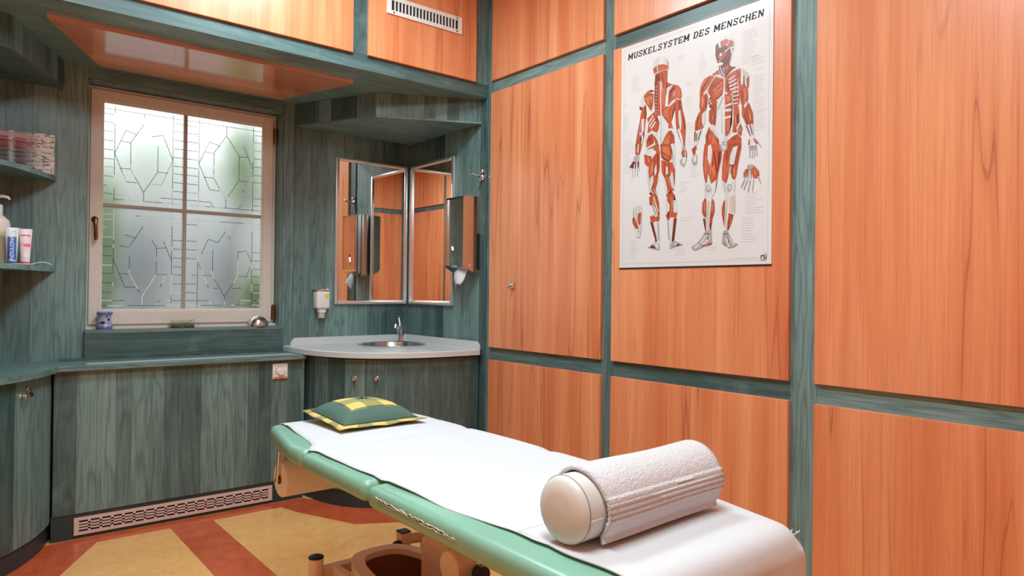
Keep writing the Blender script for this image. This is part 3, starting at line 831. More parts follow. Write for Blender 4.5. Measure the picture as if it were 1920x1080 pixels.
# ---- outside, blurred by the frosted glass
LEAF = plain('shrub_leaves', (168, 226, 118), 0.6, 0, 0.2, 8); STEM = plain('shrub_stems', (96, 78, 60), 0.8)
OUTW = plain('grey_garden_wall', (200, 204, 202), 0.9, 0, 0.3, 1.6); GRND = plain('garden_gravel', (196, 192, 184), 0.9, 0, 0.2, 30)
bxo_ = finish('garden_ground', box(bm_new(), -3, 6, 4.25, 9, -0.1, 0.0), GRND, origin=(1.5, 6, -0.1)); struct(bxo_, 'pale gravel yard outside the frosted window', 'ground')
gw = finish('garden_wall', box(bm_new(), -1.4, 4.6, 6.6, 6.8, 0, 2.42, 0.02), OUTW, origin=(1.6, 6.7, 0)); tag(gw, 'grey garden wall blurred behind the frosted window', 'wall')
def shrub(c, rx, rz, n, label, seed):
    rnd = random.Random(seed); t = thing('garden_shrub', label, 'shrub', (c[0], c[1], 0))
    bm = bm_new()
    for k in range(n):
        th, ph, r = rnd.uniform(0, 2*PI), rnd.uniform(-1, 1), rnd.random()**.4
        s = math.sqrt(1-ph*ph)
        p = Vector((c[0]+rx*r*s*math.cos(th), c[1]+rx*.5*r*s*math.sin(th), c[2]+rz*r*ph))
        d = Vector((rnd.uniform(-1, 1), rnd.uniform(-1, 1), rnd.uniform(-1, .6))).normalized(); u, w = frame_of(d)
        L, B = rnd.uniform(.05, .09), rnd.uniform(.02, .035)
        v = [bm.verts.new(p), bm.verts.new(p+d*L*.5+u*B), bm.verts.new(p+d*L), bm.verts.new(p+d*L*.5-u*B)]
        bm.faces.new(v[:3]); bm.faces.new((v[0], v[2], v[3]))
    finish('foliage', bm, LEAF, t)['kind'] = 'stuff'
    bm = bm_new()
    for k in range(4):
        a = rnd.uniform(-.1, .1)
        tube(bm, [(c[0]+a*.3, c[1], 0), (c[0]+a, c[1]+a*.3, c[2]*.6), (c[0]+a*3*rx, c[1], c[2])], [.014, .01, .005], 6)
    finish('stems', bm, STEM, t)
    return t
shrub((1.50, 4.62, 1.98), .13, .34, 420, 'green shrub blurred behind the right window panes', 1)
shrub((0.70, 4.55, 1.40), .07, .52, 420, 'green shrub blurred behind the left window panes', 2)
shrub((1.20, 5.75, 2.22), .22, .2, 260, 'dim shrub blurred behind the upper left pane', 6)
shrub((1.57, 4.55, 1.12), .08, .16, 260, 'low green shrub blurred behind the lower right pane', 4)

URN = plain('blur_urn_grey', (116, 124, 138), 0.8, 0, 0.15, 12)  # urn shapes invented to give blue grey blurs in the lower panes
for ux, uy, lab in ((1.02, 5.25, 'left added urn shape for the blue grey blur behind the lower panes'), (1.68, 5.65, 'right added urn shape for the blue grey blur behind the lower panes')):
    bm = lathe(bm_new(), [(.16, .001), (.16, .06), (.09, .10), (.07, .95), (.12, 1.0), (.12, 1.06), (.06, 1.10), (.13, 1.2), (.155, 1.36), (.12, 1.5), (.07, 1.56), (.10, 1.62), (.0, 1.63)], (ux, uy, 0), (0, 0, 1), 24)
    tag(finish('blur_urn', bm, URN, None, True), lab, 'urn', 'added blur urns')
# ---- ceiling lamps
LAMPM = emissive('lamp_diffuser', (255, 252, 246), 2.6)
def ceiling_lamp(x, y, w, d, label, watts):
    t = thing('ceiling_lamp', label, 'lamp', (x, y, HC), 'flat ceiling lamps')
    bm = bm_new()
    for b in ((x-w/2-.02, x-w/2, y-d/2-.02, y+d/2+.02), (x+w/2, x+w/2+.02, y-d/2-.02, y+d/2+.02), (x-w/2, x+w/2, y-d/2-.02, y-d/2), (x-w/2, x+w/2, y+d/2, y+d/2+.02)):
        box(bm, *b, HC-.045, HC-.0005)
    finish('frame', bm, WHITE, t)
    bxo('diffuser', (x-w/2, x+w/2, y-d/2, y+d/2, HC-.035, HC-.025), LAMPM, t)
    ld = bpy.data.lights.new('lamp_light', 'AREA'); ld.shape = 'RECTANGLE'; ld.size = w; ld.size_y = d
    ld.energy = watts; ld.color = LAMP_COL
    lo = bpy.data.objects.new('lamp_light', ld); COL.objects.link(lo); lo.parent = t; lo.location = (0, 0, -.05)
ceiling_lamp(1.15, 2.42, .55, .55, 'square white ceiling lamp above the pillow end of the couch', LAMP_W*1.05)
ceiling_lamp(0.55, 0.75, .55, 1.1, 'long unseen ceiling lamp added as fill above the foot end of the couch', LAMP_W*1.5)  # unseen lamp added as fill to flatten the room light

# ================================================================== BAY FURNITURE
NEXP = 3.1
def sup(R, th, NEXP=3.1):
    c, s = max(math.cos(th), 0), max(math.sin(th), 0)
    k = (c**NEXP + s**NEXP)**(-1/NEXP); return R*k*c, R*k*s          # (from side wall, from back wall)
def cpt(side, R, th):
    a, b = sup(R, th) if side > 0 else sup(R+.09 if R > .7 else R, th, 2.05); return ((XR-a) if side > 0 else (XL+a), YB-b)
def curved(side, R, t0, t1, z0, z1, thick, n=8):
    out = [cpt(side, R, t0+(t1-t0)*i/n) for i in range(n+1)]; inn = [cpt(side, R-thick, t0+(t1-t0)*i/n) for i in range(n+1)]
    return prism(bm_new(), out + inn[::-1], z0, z1)
HALF = PI/2
ZT = 0.837      # top of the wash basin counter

# ---- radiator cover under the window
YRC = 3.76
rc = thing('radiator_cover', 'green plank radiator cover below the window ledge', 'cover', (1.0, YRC, 0))
random.seed(12)
x = 0.389
while x < 1.565:
    w = min(random.choice((.055, .068, .08, .09)), 1.57-x)
    bxo('plank', (x+.0004, x+w-.0004, YRC, YRC+.018, .118, .778), GR_V, rc); x += w
bxo('plinth', (0.385, 1.57, YRC+.006, YRC+.02, 0, .1175), GR_D, rc)

g = thing('floor_grille', 'long pinkish metal vent grille low on the radiator cover', 'grille', (0.94, YRC, .018))
gx0, gx1, gz0, gz1 = 0.474, 1.395, .018, .098
bm = bm_new(); y0, y1 = YRC-.002, YRC+.0055
ncol = 19; pitch_ = (gx1-gx0-.03)/ncol
box(bm, gx0, gx1, y0, y1, gz0, gz0+.014); box(bm, gx0, gx1, y0, y1, gz1-.014, gz1)
box(bm, gx0, gx0+.02, y0, y1, gz0+.014, gz1-.014); box(bm, gx1-.02, gx1, y0, y1, gz0+.014, gz1-.014)
for k in range(1, ncol): xx = gx0+.015+pitch_*k; box(bm, xx-.0055, xx+.0055, y0, y1, gz0+.014, gz1-.014)
for k in range(1, 4): zz = gz0+.014+.052*k/4; box(bm, gx0+.02, gx1-.02, y0, y1, zz-.0035, zz+.0035)
finish('plate', bm, GRILLE, g)
bxo('dark_slots', (gx0+.01, gx1-.01, y1-.001, y1+.001, gz0+.008, gz1-.008), DARK, g)

# ---- ledge on the cover
lg = thing('window_ledge', 'green wooden ledge running below the window', 'ledge', (1.0, 3.9, .778))
bxo('board', (0.399, 1.568, 3.725, YB-.036, .779, .804), GR_X, lg, .003)
bxo('vent_strip', (0.52, 1.52, 3.775, 3.83, .8041, .806), ALU, lg)
bxo('back_bead', (0.43, 1.53, YB-.05, YB-.0362, .8041, .815), GR_X, lg)

# ---- thermostat / dimmer
th = thing('wall_dimmer', 'square white rotary dimmer on the radiator cover', 'dimmer', (1.428, YRC, .676))
bxo('plate', (1.386, 1.470, YRC-.012, YRC-.0003, .676, .760), WHITE, th, .004, 2, True)
bm = bm_new(); lathe(bm, [(.021, 0), (.021, .004), (.019, .011), (.0, .0115)], (1.430, YRC-.012, .717), (0, -1, 0), 24); finish('dial', bm, WHITE, th, True)
bm = bm_new()
for k in range(6):
    a = math.radians(70+k*26); r0, r1 = .024, .024+.004+.0016*k
    p, q = Vector((math.cos(a), math.sin(a)))*r0, Vector((math.cos(a), math.sin(a)))*r1
    tube(bm, [(1.430+p.x, YRC-.0124, .717+p.y), (1.430+q.x, YRC-.0124, .717+q.y)], .0014, 4)
finish('scale_marks', bm, BLACK, th)
bxo('orange_foot', (1.392, 1.464, YRC-.0122, YRC-.0118, .679, .687), plain('orange_stripe', (214, 112, 60), .5), th)

# ---- corner units: vanity (right) and cupboard (left)
def corner_unit(side, name, label, zt, doors):
    cx, cy = cpt(side, .5, PI/4)
    t = thing(name, label, 'cabinet', (cx, cy, 0))
    R = .825
    finish('plinth', curved(side, R-.010, .02, HALF-.02, 0, .088, .02, 24), GR_D, t)
    finish('body', curved(side, R-.02, .01, HALF-.01, .088, zt, .016, 24), GR_V, t)
    finish('top_rail', curved(side, R-.019, .01, HALF-.01, zt-.02, zt, .05, 24), GR_D, t)
    for t0, t1, kn in doors:
        d = finish('door', curved(side, R-.003, t0+.002, t1-.002, .090, zt-.006, .015, 16), GR_V, t)
        n = max(1, round((t1-t0)/.13))
        for k in range(n):
            a, b = t0+.002+(t1-t0-.004)*k/n, t0+.002+(t1-t0-.004)*(k+1)/n
            finish('plank', curved(side, R, a+.0004, b-.0004, .090, zt-.006, .003, 3), GR_V, d)
        if kn is not None:
            kx, ky = cpt(side, R, kn); ka = cpt(side, R+.05, kn)
            ax = Vector((ka[0]-kx, ka[1]-ky, 0)).normalized()
            bm = bm_new(); lathe(bm, [(.010, 0), (.006, .003), (.0055, .010), (.010, .015), (.0125, .021), (.010, .027), (.004, .029), (0, .0292)], (kx, ky, zt-.105), ax, 16)
            finish('knob', bm, CHROME, d, True)
    return t
van = corner_unit(1, 'vanity_cabinet', 'green curved corner cabinet below the wash basin', ZT-.036, [(.03, PI/4+.01, PI/4-.055), (PI/4+.01, HALF-.03, PI/4+.075)])
cup = corner_unit(-1, 'corner_cupboard', 'green curved corner cupboard with a key in its door, left', .780, [(.03, .665, None), (.665, HALF-.03, None)])
# key lock and knob of the left cupboard (door leaf nearest the window)
dl = [o for o in cup.children if o.name.startswith('door')][0]
def on_left(th_, z, r=.825): a = cpt(-1, r, th_); b = cpt(-1, r+.05, th_); return Vector((a[0], a[1], z)), Vector((b[0]-a[0], b[1]-a[1], 0)).normalized()
p, ax = on_left(.625, .715)
bm = bm_new(); lathe(bm, [(.011, 0), (.006, .003), (.0055, .012), (.010, .017), (.0125, .023), (.010, .029), (0, .031)], p, ax, 14); finish('knob', bm, CHROME, dl, True)
p, ax = on_left(.585, .738)
bm = bm_new(); lathe(bm, [(.009, 0), (.009, .006), (.007, .008), (0, .0082)], p, ax, 14); finish('lock', bm, STEEL, dl, True)
u_, w_ = frame_of(ax)
bm = bm_new(); lathe(bm, [(.011, 0), (.011, .0025), (0, .0026)], p+ax*.02+Vector((0, 0, -.022)), u_, 14); tube(bm, [p+ax*.004, p+ax*.022], .003, 6); tube(bm, [p+ax*.02, p+ax*.02+Vector((0, 0, -.03))], .0025, 6)
finish('key', bm, BRASS, dl, True)

# left worktop
pl = [(XL+.002, YB-.017)] + [cpt(-1, .86, .0+(HALF)*i/28) for i in range(29)]
pl = [(x_, min(y_, YB-.017)) for x_, y_ in pl]
pl = [(min(x_, .3985) if y_ > 3.72 else x_, y_) for x_, y_ in pl]
o = finish('corner_worktop', prism(bm_new(), pl, .7805, .8055), GR_X); tag(o, 'green curved worktop on the left corner cupboard', 'worktop')

# ---- wash basin counter with a round hole
scx, scy, sr = 2.118, 3.752, .188
outer, inner = [], []
N = 96
def outer_at(phi):
    d = Vector((math.cos(phi), math.sin(phi))); best = 9
    for s in range(1, 4000):
        q = Vector((scx, scy))+d*(s*.0005*1.0)
        a, b = XR-.0135-q.x, YB-.0075-q.y
        if a <= 0 or b <= 0 or (abs(a)**NEXP+abs(b)**NEXP)**(1/NEXP) > .853: return q
    return q
for k in range(N):
    phi = 2*PI*k/N; outer.append(outer_at(phi)); inner.append(Vector((scx+sr*math.cos(phi), scy+sr*math.sin(phi))))
bm = bm_new(); z0, z1 = ZT-.031, ZT
ob = [bm.verts.new((*q, z0)) for q in outer]; om = [bm.verts.new((*q, z1-.004)) for q in outer]
ot = [bm.verts.new((*(q+(Vector((scx, scy))-q).normalized()*.004), z1)) for q in outer]
it = [bm.verts.new((*q, z1)) for q in inner]; ib = [bm.verts.new((*q, z0)) for q in inner]
rings(bm, [ob, om, ot, it, ib, ob], False)
bs = thing('wash_basin_counter', 'curved pale grey corner wash basin counter with raised edge', 'counter', (scx, scy, z0))
finish('top', bm, CORIAN, bs, True, angle=30)
def splash(axis):
    bm = bm_new(); L = .80; H, T = .042, .02
    prof = [(0, 0), (L, 0), (L-.002, .012), (L-.012, .030), (L-.03, H), (0, H)]
    loops = []
    for t_ in (0, T):
        if axis == 0: loops.append([bm.verts.new((XR-.0135-d, YB-.0075-t_, ZT+h)) for d, h in prof])
        else: loops.append([bm.verts.new((XR-.0135-t_, YB-.0275-d, ZT+h)) for d, h in prof])
    rings(bm, loops); return finish('splashback', bm, CORIAN, bs)
splash(0); splash(1)
sk = thing('sink_bowl', 'round stainless steel sink bowl set into the corner counter', 'sink', (scx, scy, ZT-.13))
bm = bm_new()
lathe(bm, [(.205, ZT+.0005), (.206, ZT+.004), (.199, ZT+.006), (.184, ZT+.0025), (.176, ZT-.03), (.15, ZT-.10), (.10, ZT-.128), (.03, ZT-.13), (.03, ZT-.133), (.10, ZT-.131), (.153, ZT-.103), (.179, ZT-.03), (.1865, ZT-.002), (.1865, ZT+.0005)], (scx, scy, 0), (0, 0, 1), 64, False)
finish('bowl', bm, STEEL, sk, True)
bm = bm_new(); lathe(bm, [(.028, ZT-.1295), (.026, ZT-.126), (.012, ZT-.127), (0, ZT-.127)], (scx, scy, 0), (0, 0, 1), 24); finish('drain', bm, CHROME, sk, True)

fx, fy = 2.262, 3.895
fa = thing('faucet', 'chrome single lever mixer tap behind the round sink', 'faucet', (fx, fy, ZT))
dv = Vector((-1, -1, 0)).normalized()
bm = bm_new(); lathe(bm, [(.026, .0003), (.026, .006), (.021, .010), (.020, .07), (.018, .085), (.010, .09), (0, .0905)], (fx, fy, ZT), (0, 0, 1), 24); finish('body', bm, CHROME, fa, True)
P0 = Vector((fx, fy, ZT))
bm = bm_new(); tube(bm, [P0+Vector((0, 0, .045))+dv*.012, P0+dv*.05+Vector((0, 0, .085)), P0+dv*.10+Vector((0, 0, .115)), P0+dv*.128+Vector((0, 0, .112)), P0+dv*.135+Vector((0, 0, .095))], [.013, .013, .012, .011, .010], 12); finish('spout', bm, CHROME, fa, True)
bm = bm_new(); tube(bm, [P0+Vector((0, 0, .085)), P0+dv*.02+Vector((0, 0, .13)), P0+dv*.05+Vector((0, 0, .165))], [.014, .009, .006], 12)
lathe(bm, [(.005, 0), (.009, .004), (.009, .012), (0, .016)], P0+dv*.048+Vector((0, 0, .158)), (-.3, -.3, 1), 12); finish('lever', bm, CHROME, fa, True)

# ---- mirrors
def mirror(axis, a0, a1, z0, z1, label):
    t = thing('wall_mirror', label, 'mirror', (a0, YB, z0) if axis == 0 else (XR, a0, z0))
    w, dep = .022, .020
    def bb(u0, u1, d0, d1, zz0, zz1):
        return (u0, u1, YB-.0065-d1, YB-.0065-d0, zz0, zz1) if axis == 0 else (XR-.0035-d1, XR-.0035-d0, u0, u1, zz0, zz1)
    bm = bm_new()
    for (u0, u1, zz0, zz1) in ((a0, a0+w, z0, z1), (a1-w, a1, z0, z1), (a0+w, a1-w, z0, z0+w), (a0+w, a1-w, z1-w, z1)):
        box(bm, *bb(u0, u1, 0, dep, zz0, zz1), .005, 2)
    finish('frame', bm, SATIN, t, True)
    bxo('glass', bb(a0+w-.004, a1-w+.004, .004, .010, z0+w-.004, z1-w+.004), MIRROR, t)
    return t
mirror(0, 1.862, 2.372, 1.077, 1.988, 'chrome framed mirror on the window wall above the wash basin')
mirror(1, 3.492, 4.005, 1.077, 1.988, 'chrome framed mirror on the panelled wall beside the towel dispenser')

# ---- soap dispenser
sx, sz = 1.769, .996
sd = thing('soap_dispenser', 'white wall soap dispenser left of the corner mirrors', 'dispenser', (sx, YB, sz))
bm = bm_new(); box(bm, sx-.043, sx+.043, YB-.075, YB-.0065, sz+.055, sz+.165, .014, 3); box(bm, sx-.024, sx+.024, YB-.06, YB-.02, sz+.03, sz+.062, .008, 2)
finish('body', bm, WHITE, sd, True)
bxo('top_bar', (sx-.046, sx+.046, YB-.078, YB-.0065, sz+.163, sz+.176), CHROME, sd, .004, 2, True)
bm = bm_new(); lathe(bm, [(.021, 0), (.021, .03), (.012, .033), (0, .0335)], (sx, YB-.04, sz), (0, 0, 1), 20); finish('nozzle', bm, plain('beige_cap', (196, 184, 160), .4), sd, True)
bxo('label_sticker', (sx+.004, sx+.034, YB-.0756, YB-.0751, sz+.115, sz+.145), plain('yellow_sticker', (236, 214, 96), .5), sd)

# ---- paper towel dispenser
td = thing('towel_dispenser', 'polished steel paper towel dispenser beside the corner mirror', 'dispenser', (2.34, 3.33, 1.27))
DY0, DY1, DX = 3.234, 3.448, 2.284
prof = [(XR-.0125, 1.279), (XR-.04, 1.272), (DX+.012, 1.303), (DX, 1.316), (DX, 1.70), (DX+.008, 1.713), (XR-.0125, 1.713)]
bm = bm_new(); rings(bm, [[bm.verts.new((x_, y_+s_*.018*(XR-.0125-x_)/.1035, z_)) for x_, z_ in prof] for y_, s_ in ((DY0-.004, 1), (DY1+.004, -1))]); finish('casing', bm, POLISHED, td)
for y_ in (DY0+.0125, DY1-.0165): bxo('edge_fold', (DX-.002, DX+.004, y_, y_+.004, 1.314, 1.710), CHROME, td)
bxo('side_cutout', (XR-.030, XR-.013, DY0-.0056, DY0-.0032, 1.29, 1.50), DARK, td)
bm = bm_new(); yk = 3.355
rings(bm, [[bm.verts.new((x_, yk+dy, z_)) for dy, z_ in ((-.013, 1.365), (.013, 1.365), (.014, 1.345), (.006, 1.335), (-.006, 1.335), (-.014, 1.345))] + [] for x_ in (DX-.0005, DX-.004)])
fin_ = [(yk-.011, 1.368), (yk+.011, 1.368), (yk+.005, 1.405), (yk, 1.425), (yk-.005, 1.405)]
rings(bm, [[bm.verts.new((x_, a, b)) for a, b in fin_] for x_ in (DX-.0005, DX-.005)])
finish('lock_emblem', bm, CHROME, td)
bm = bm_new(); lathe(bm, [(.006, 0), (.006, .004), (0, .005)], (DX+.095, DY0-.0005, 1.69), (0, -1, 0), 10); finish('rivet', bm, CHROME, td)
bm = bm_new()
def tw(u, v):
    y_ = 3.262+u*.10+(v-.5)*.06*(1-u)+.012*math.sin(v*5); z_ = 1.318-v*.115-u*.035+.02*math.sin(u*3.2)
    return (2.325-.035*v+.012*math.sin(u*5+v*3), y_, z_)
grid(bm, tw, 8, 8); o = finish('paper_towel', bm, PAPER, None, True, solid=.001); tag(o, 'crumpled white paper towel hanging from the steel dispenser', 'paper towel')

# ---- coat hook on the corner post
hk = thing('coat_hook', 'small chrome coat hook on the post by the orange panels', 'hook', (XR-.012, 3.205, 1.82))
bm = bm_new(); lathe(bm, [(.024, .0003), (.024, .005), (.016, .010), (0, .0075)], (XR-.012, 3.204, 1.822), (-1, 0, 0), 18); finish('rosette', bm, CHROME, hk, True)
bm = bm_new()
tube(bm, [(XR-.018, 3.204, 1.826), (XR-.05, 3.206, 1.826), (XR-.085, 3.207, 1.834)], [.008, .0065, .0055], 8)
lathe(bm, [(0, -.009), (.009, -.003), (.008, .005), (0, .009)], (XR-.088, 3.207, 1.836), (-1, 0, .3), 10)
tube(bm, [(XR-.018, 3.204, 1.815), (XR-.035, 3.204, 1.798), (XR-.048, 3.204, 1.80)], [.005, .004, .004], 8); finish('prongs', bm, CHROME, hk, True)
bm = bm_new(); lathe(bm, [(.012, 0), (.014, .01), (.010, .02), (0, .021)], (XR-.016, 3.204, 1.845), (0, 0, 1), 12); finish('cap', bm, CHROME, hk, True)

# ---- little square catch on the orange panel
ct = thing('panel_catch', 'tiny square chrome catch on the orange panel beside the basin', 'catch', (2.38, 2.911, 1.18))
bxo('plate', (2.366, 2.3798, 2.893, 2.925, 1.187, 1.216), CHROME, ct, .002)
bm = bm_new(); tube(bm, [(2.366, 2.909, 1.198), (2.350, 2.912, 1.190), (2.346, 2.918, 1.182)], [.005, .004, .003], 8); finish('hook', bm, CHROME, ct, True)

# ---- ventilation grille in the bulkhead
vg = thing('vent_grille', 'white slotted ventilation grille on the bulkhead panel', 'grille', (1.96, YFAS-.02, 2.58))
vx0, vx1, vz0, vz1 = 1.727, 2.192, 2.581, 2.672
ya, yb = YFAS-.0275, YFAS-.0203
bm = bm_new(); box(bm, vx0, vx1, ya, yb, vz0, vz0+.020); box(bm, vx0, vx1, ya, yb, vz1-.020, vz1); box(bm, vx0, vx0+.026, ya, yb, vz0+.02, vz1-.02); box(bm, vx1-.026, vx1, ya, yb, vz0+.02, vz1-.02)
finish('frame', bm, WHITE, vg)
bxo('dark_back', (vx0+.02, vx1-.02, yb-.0015, yb-.0002, vz0+.015, vz1-.015), DARK, vg)
for k in range(1, 20):
    xx = vx0+.026+(vx1-vx0-.052)*k/20; bxo('slat', (xx-.0035, xx+.0035, ya+.001, yb-.001, vz0+.02, vz1-.02), WHITE, vg)
for xx in (vx0+.04, vx1-.034):
    for zz in (vz0+.010, vz1-.010):
        bm = bm_new(); lathe(bm, [(.0045, 0), (.0045, .001), (0, .0012)], (xx, ya, zz), (0, -1, 0), 10); finish('screw', bm, BLACK, vg)

# ================================================================== SHELVES AND SMALL THINGS
def spline(pts, n=6):
    out = []
    for i in range(len(pts)-1):
        p0, p1, p2, p3 = (Vector(pts[max(i-1, 0)]), Vector(pts[i]), Vector(pts[i+1]), Vector(pts[min(i+2, len(pts)-1)]))
        for k in range(n):
            t = k/n
            out.append(0.5*((2*p1)+(-p0+p2)*t+(2*p0-5*p1+4*p2-p3)*t*t+(-p0+3*p1-3*p2+p3)*t**3))
    out.append(Vector(pts[-1])); return out
def shelf(front, z0, z1, label):
    f = [(p.x, p.y) for p in spline(front)]
    bm = prism(bm_new(), f + [(XL+.001, YB-.0145)], z0, z1)
    o = finish('wall_shelf', bm, GR_X, origin=(0, 3.9, z0)); tag(o, label, 'shelf')
shelf([(.412, YB-.0145), (.385, 3.945), (.297, 3.785), (.172, 3.61), (-.1, 3.45), (XL+.001, 3.38)], 1.676, 1.698, 'green curved wall shelf holding the plastic wrapped stack')
shelf([(.412, YB-.0145), (.38, 3.96), (.304, 3.81), (.171, 3.50), (-.15, 3.30), (XL+.001, 3.25)], 1.239, 1.262, 'green curved wall shelf holding the lotion bottle and tubes')

# wrapped stack of cloths
ws = thing('wrapped_stack', 'stack of folded coloured cloths in shiny plastic wrap on the upper shelf', 'stack', (.22, 3.98, 1.698))
z = 1.6985
for rgb, h in (((196, 92, 74), .024), ((168, 66, 66), .018), ((98, 96, 124), .03), ((116, 104, 128), .022), ((132, 128, 92), .018), ((176, 70, 78), .03), ((206, 120, 122), .016), ((222, 186, 182), .026)):
    bxo('folded_cloth', (.03+random.uniform(0, .008), .385-random.uniform(0, .01), 3.955+random.uniform(0, .004), 4.015, z, z+h-.0006), plain('cloth_colour', rgb, .6, 0, .2, 50), ws, .006, 2, True)
    z += h
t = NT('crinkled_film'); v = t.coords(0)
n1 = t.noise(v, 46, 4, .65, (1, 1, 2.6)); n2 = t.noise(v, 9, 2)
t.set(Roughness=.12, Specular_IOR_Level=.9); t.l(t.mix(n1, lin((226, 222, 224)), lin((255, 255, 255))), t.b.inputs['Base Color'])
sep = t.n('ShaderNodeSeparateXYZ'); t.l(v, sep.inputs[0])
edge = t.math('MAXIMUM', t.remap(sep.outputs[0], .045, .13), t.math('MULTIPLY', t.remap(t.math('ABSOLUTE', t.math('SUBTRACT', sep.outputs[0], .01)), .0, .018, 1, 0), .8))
t.l(t.math('ADD', t.math('MULTIPLY', t.remap(n1, .36, .50), t.math('MULTIPLY', edge, 1.0)), .06), t.b.inputs['Alpha'])  # patches of white glare put into the film's opacity
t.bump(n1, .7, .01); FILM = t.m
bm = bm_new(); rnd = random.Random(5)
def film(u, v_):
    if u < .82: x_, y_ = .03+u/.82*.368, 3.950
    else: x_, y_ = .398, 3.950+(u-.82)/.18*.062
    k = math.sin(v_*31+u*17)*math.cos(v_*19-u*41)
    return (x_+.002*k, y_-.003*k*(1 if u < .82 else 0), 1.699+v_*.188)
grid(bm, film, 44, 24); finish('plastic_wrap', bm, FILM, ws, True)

# text helper: flat lettering as thin mesh
def lettering(name, s, size, mat, parent, origin, ux, uz, bold=0.0, extrude=.0001):
    cu = bpy.data.curves.new(name, 'FONT'); cu.body = s; cu.size = size; cu.align_x = 'CENTER'; cu.align_y = 'CENTER'
    cu.extrude = extrude; cu.offset = bold; cu.resolution_u = 3
    ob = bpy.data.objects.new(name, cu); COL.objects.link(ob)
    dg = bpy.context.evaluated_depsgraph_get(); dg.update()
    me = bpy.data.meshes.new_from_object(ob.evaluated_get(dg)); bpy.data.objects.remove(ob)
    ux, uz, o_ = Vector(ux), Vector(uz), Vector(origin); nn = ux.cross(uz)
    off = BASE[parent.name]
    for v_ in me.vertices: v_.co = o_ + ux*v_.co.x + uz*v_.co.y + nn*v_.co.z - off
    me.materials.clear(); me.materials.append(mat)
    o2 = bpy.data.objects.new(name, me); COL.objects.link(o2); o2.parent = parent; return o2

# lotion pump bottle
lx, ly = .168, 3.887
lb = thing('lotion_bottle', 'large pump bottle of lotion at the left end of the lower shelf', 'bottle', (lx, ly, 1.262))
BOT = plain('bottle_plastic', (238, 222, 208), .3, 0, .05, 10, Subsurface_Weight=.1)
bm = bm_new(); lathe(bm, [(.050, .0005), (.058, .004), (.060, .02), (.060, .185), (.056, .20), (.034, .222), (.030, .225)], (lx, ly, 1.262), (0, 0, 1), 32); finish('body', bm, BOT, lb, True)
bm = bm_new(); lathe(bm, [(.031, .225), (.031, .268), (.024, .273), (.013, .275), (.013, .298), (.015, .30), (.015, .312), (0, .3125)], (lx, ly, 1.262), (0, 0, 1), 24)
tube(bm, [(lx, ly, 1.569), (lx+.03, ly, 1.572), (lx+.05, ly, 1.568), (lx+.055, ly, 1.558)], [.008, .0075, .0065, .005], 10); finish('pump', bm, WHITE, lb, True)
bm = bm_new(); lathe(bm, [(.0605, .02), (.0606, .0201), (.0606, .15), (.0605, .1501)], (lx, ly, 1.262), (0, 0, 1), 32, False); finish('label', bm, plain('sand_label', (222, 206, 172), .5, 0, .12, 30), lb, True)

def tube_of_cream(x, y, h, wtop, rcap, capm, bodym, label):
    z0 = 1.262; t = thing('cream_tube', label, 'tube', (x, y, z0), 'cream tubes on the lower shelf')
    bm = bm_new(); loops = []
    for k in range(9):
        f = k/8; a = rcap*1.02+(wtop/2-rcap)*f; b = rcap*1.02*(1-f**1.5)+.0015
        zz = z0+.0145+(h-.0145)*f
        loops.append([bm.verts.new((x+a*math.cos(2*PI*i/24), y+b*math.sin(2*PI*i/24), zz)) for i in range(24)])
    rings(bm, loops); finish('body', bm, bodym, t, True)
    bm = bm_new(); lathe(bm, [(rcap-.001, .0003), (rcap, .001), (rcap, .0145), (rcap-.002, .0147)], (x, y, z0), (0, 0, 1), 24); finish('cap', bm, capm, t, True)
    return t, (lambda u, zz, lift=.0006: Vector((x+u, y-(rcap*1.02*(1-((zz-.0145)/(h-.0145))**1.5)+.0015)*math.sqrt(max(0, 1-(u/(rcap*1.02+(wtop/2-rcap)*((zz-.0145)/(h-.0145))))**2))-lift, z0+zz)))
BLUE = plain('blue_print', (62, 108, 190), .4); PINK = plain('pink_print', (240, 96, 150), .4); CRED = plain('crimson_print', (196, 34, 70), .4)
TW = plain('tube_white', (238, 240, 244), .3); TP = plain('tube_blush', (248, 226, 230), .3)
def patch(name, S, u0, u1, z0, z1, mat, par, n=6):
    bm = bm_new(); grid(bm, lambda a, b: S(u0+(u1-u0)*a, z0+(z1-z0)*b), n, n); return finish(name, bm, mat, par, True)
t1, S1 = tube_of_cream(.228, 3.80, .165, .052, .0185, BLUE, TW, 'white cream tube with blue band and vertical lettering beside the pump bottle')
patch('blue_band', S1, -.0165, .0165, .018, .124, BLUE, t1, 10)
lettering('lettering', 'INDULONA', .0215, TW, t1, S1(0, .072, .0022), (0, .12, .992), (-1, 0, 0), .0002)
lettering('small_print', 'HAND CREAM', .004, TW, t1, S1(0, .022, .0012), (1, 0, 0), (0, 0, 1))
bm = bm_new(); c_ = S1(.008, .142, .001)
tube(bm, [c_+Vector((.008*math.cos(k*PI/3), 0, .009*math.sin(k*PI/3))) for k in range(6)], .0005, 4, True, True); finish('emblem', bm, BLUE, t1)
t2, S2 = tube_of_cream(.279, 3.815, .163, .050, .0175, PINK, TP, 'white and pink cream tube, right one of the two cream tubes')
lettering('lettering', 'indulona', .0105, CRED, t2, S2(0, .134, .001), (1, 0, 0), (0, 0, 1), .00025)
patch('pink_swash', S2, -.008, .0225, .082, .096, PINK, t2); patch('pale_swash', S2, -.020, .02, .088, .098, plain('pale_pink_print', (250, 190, 208), .4), t2)
patch('leaf_print', S2, -.006, .010, .035, .055, plain('white_print', (252, 246, 246), .4), t2)

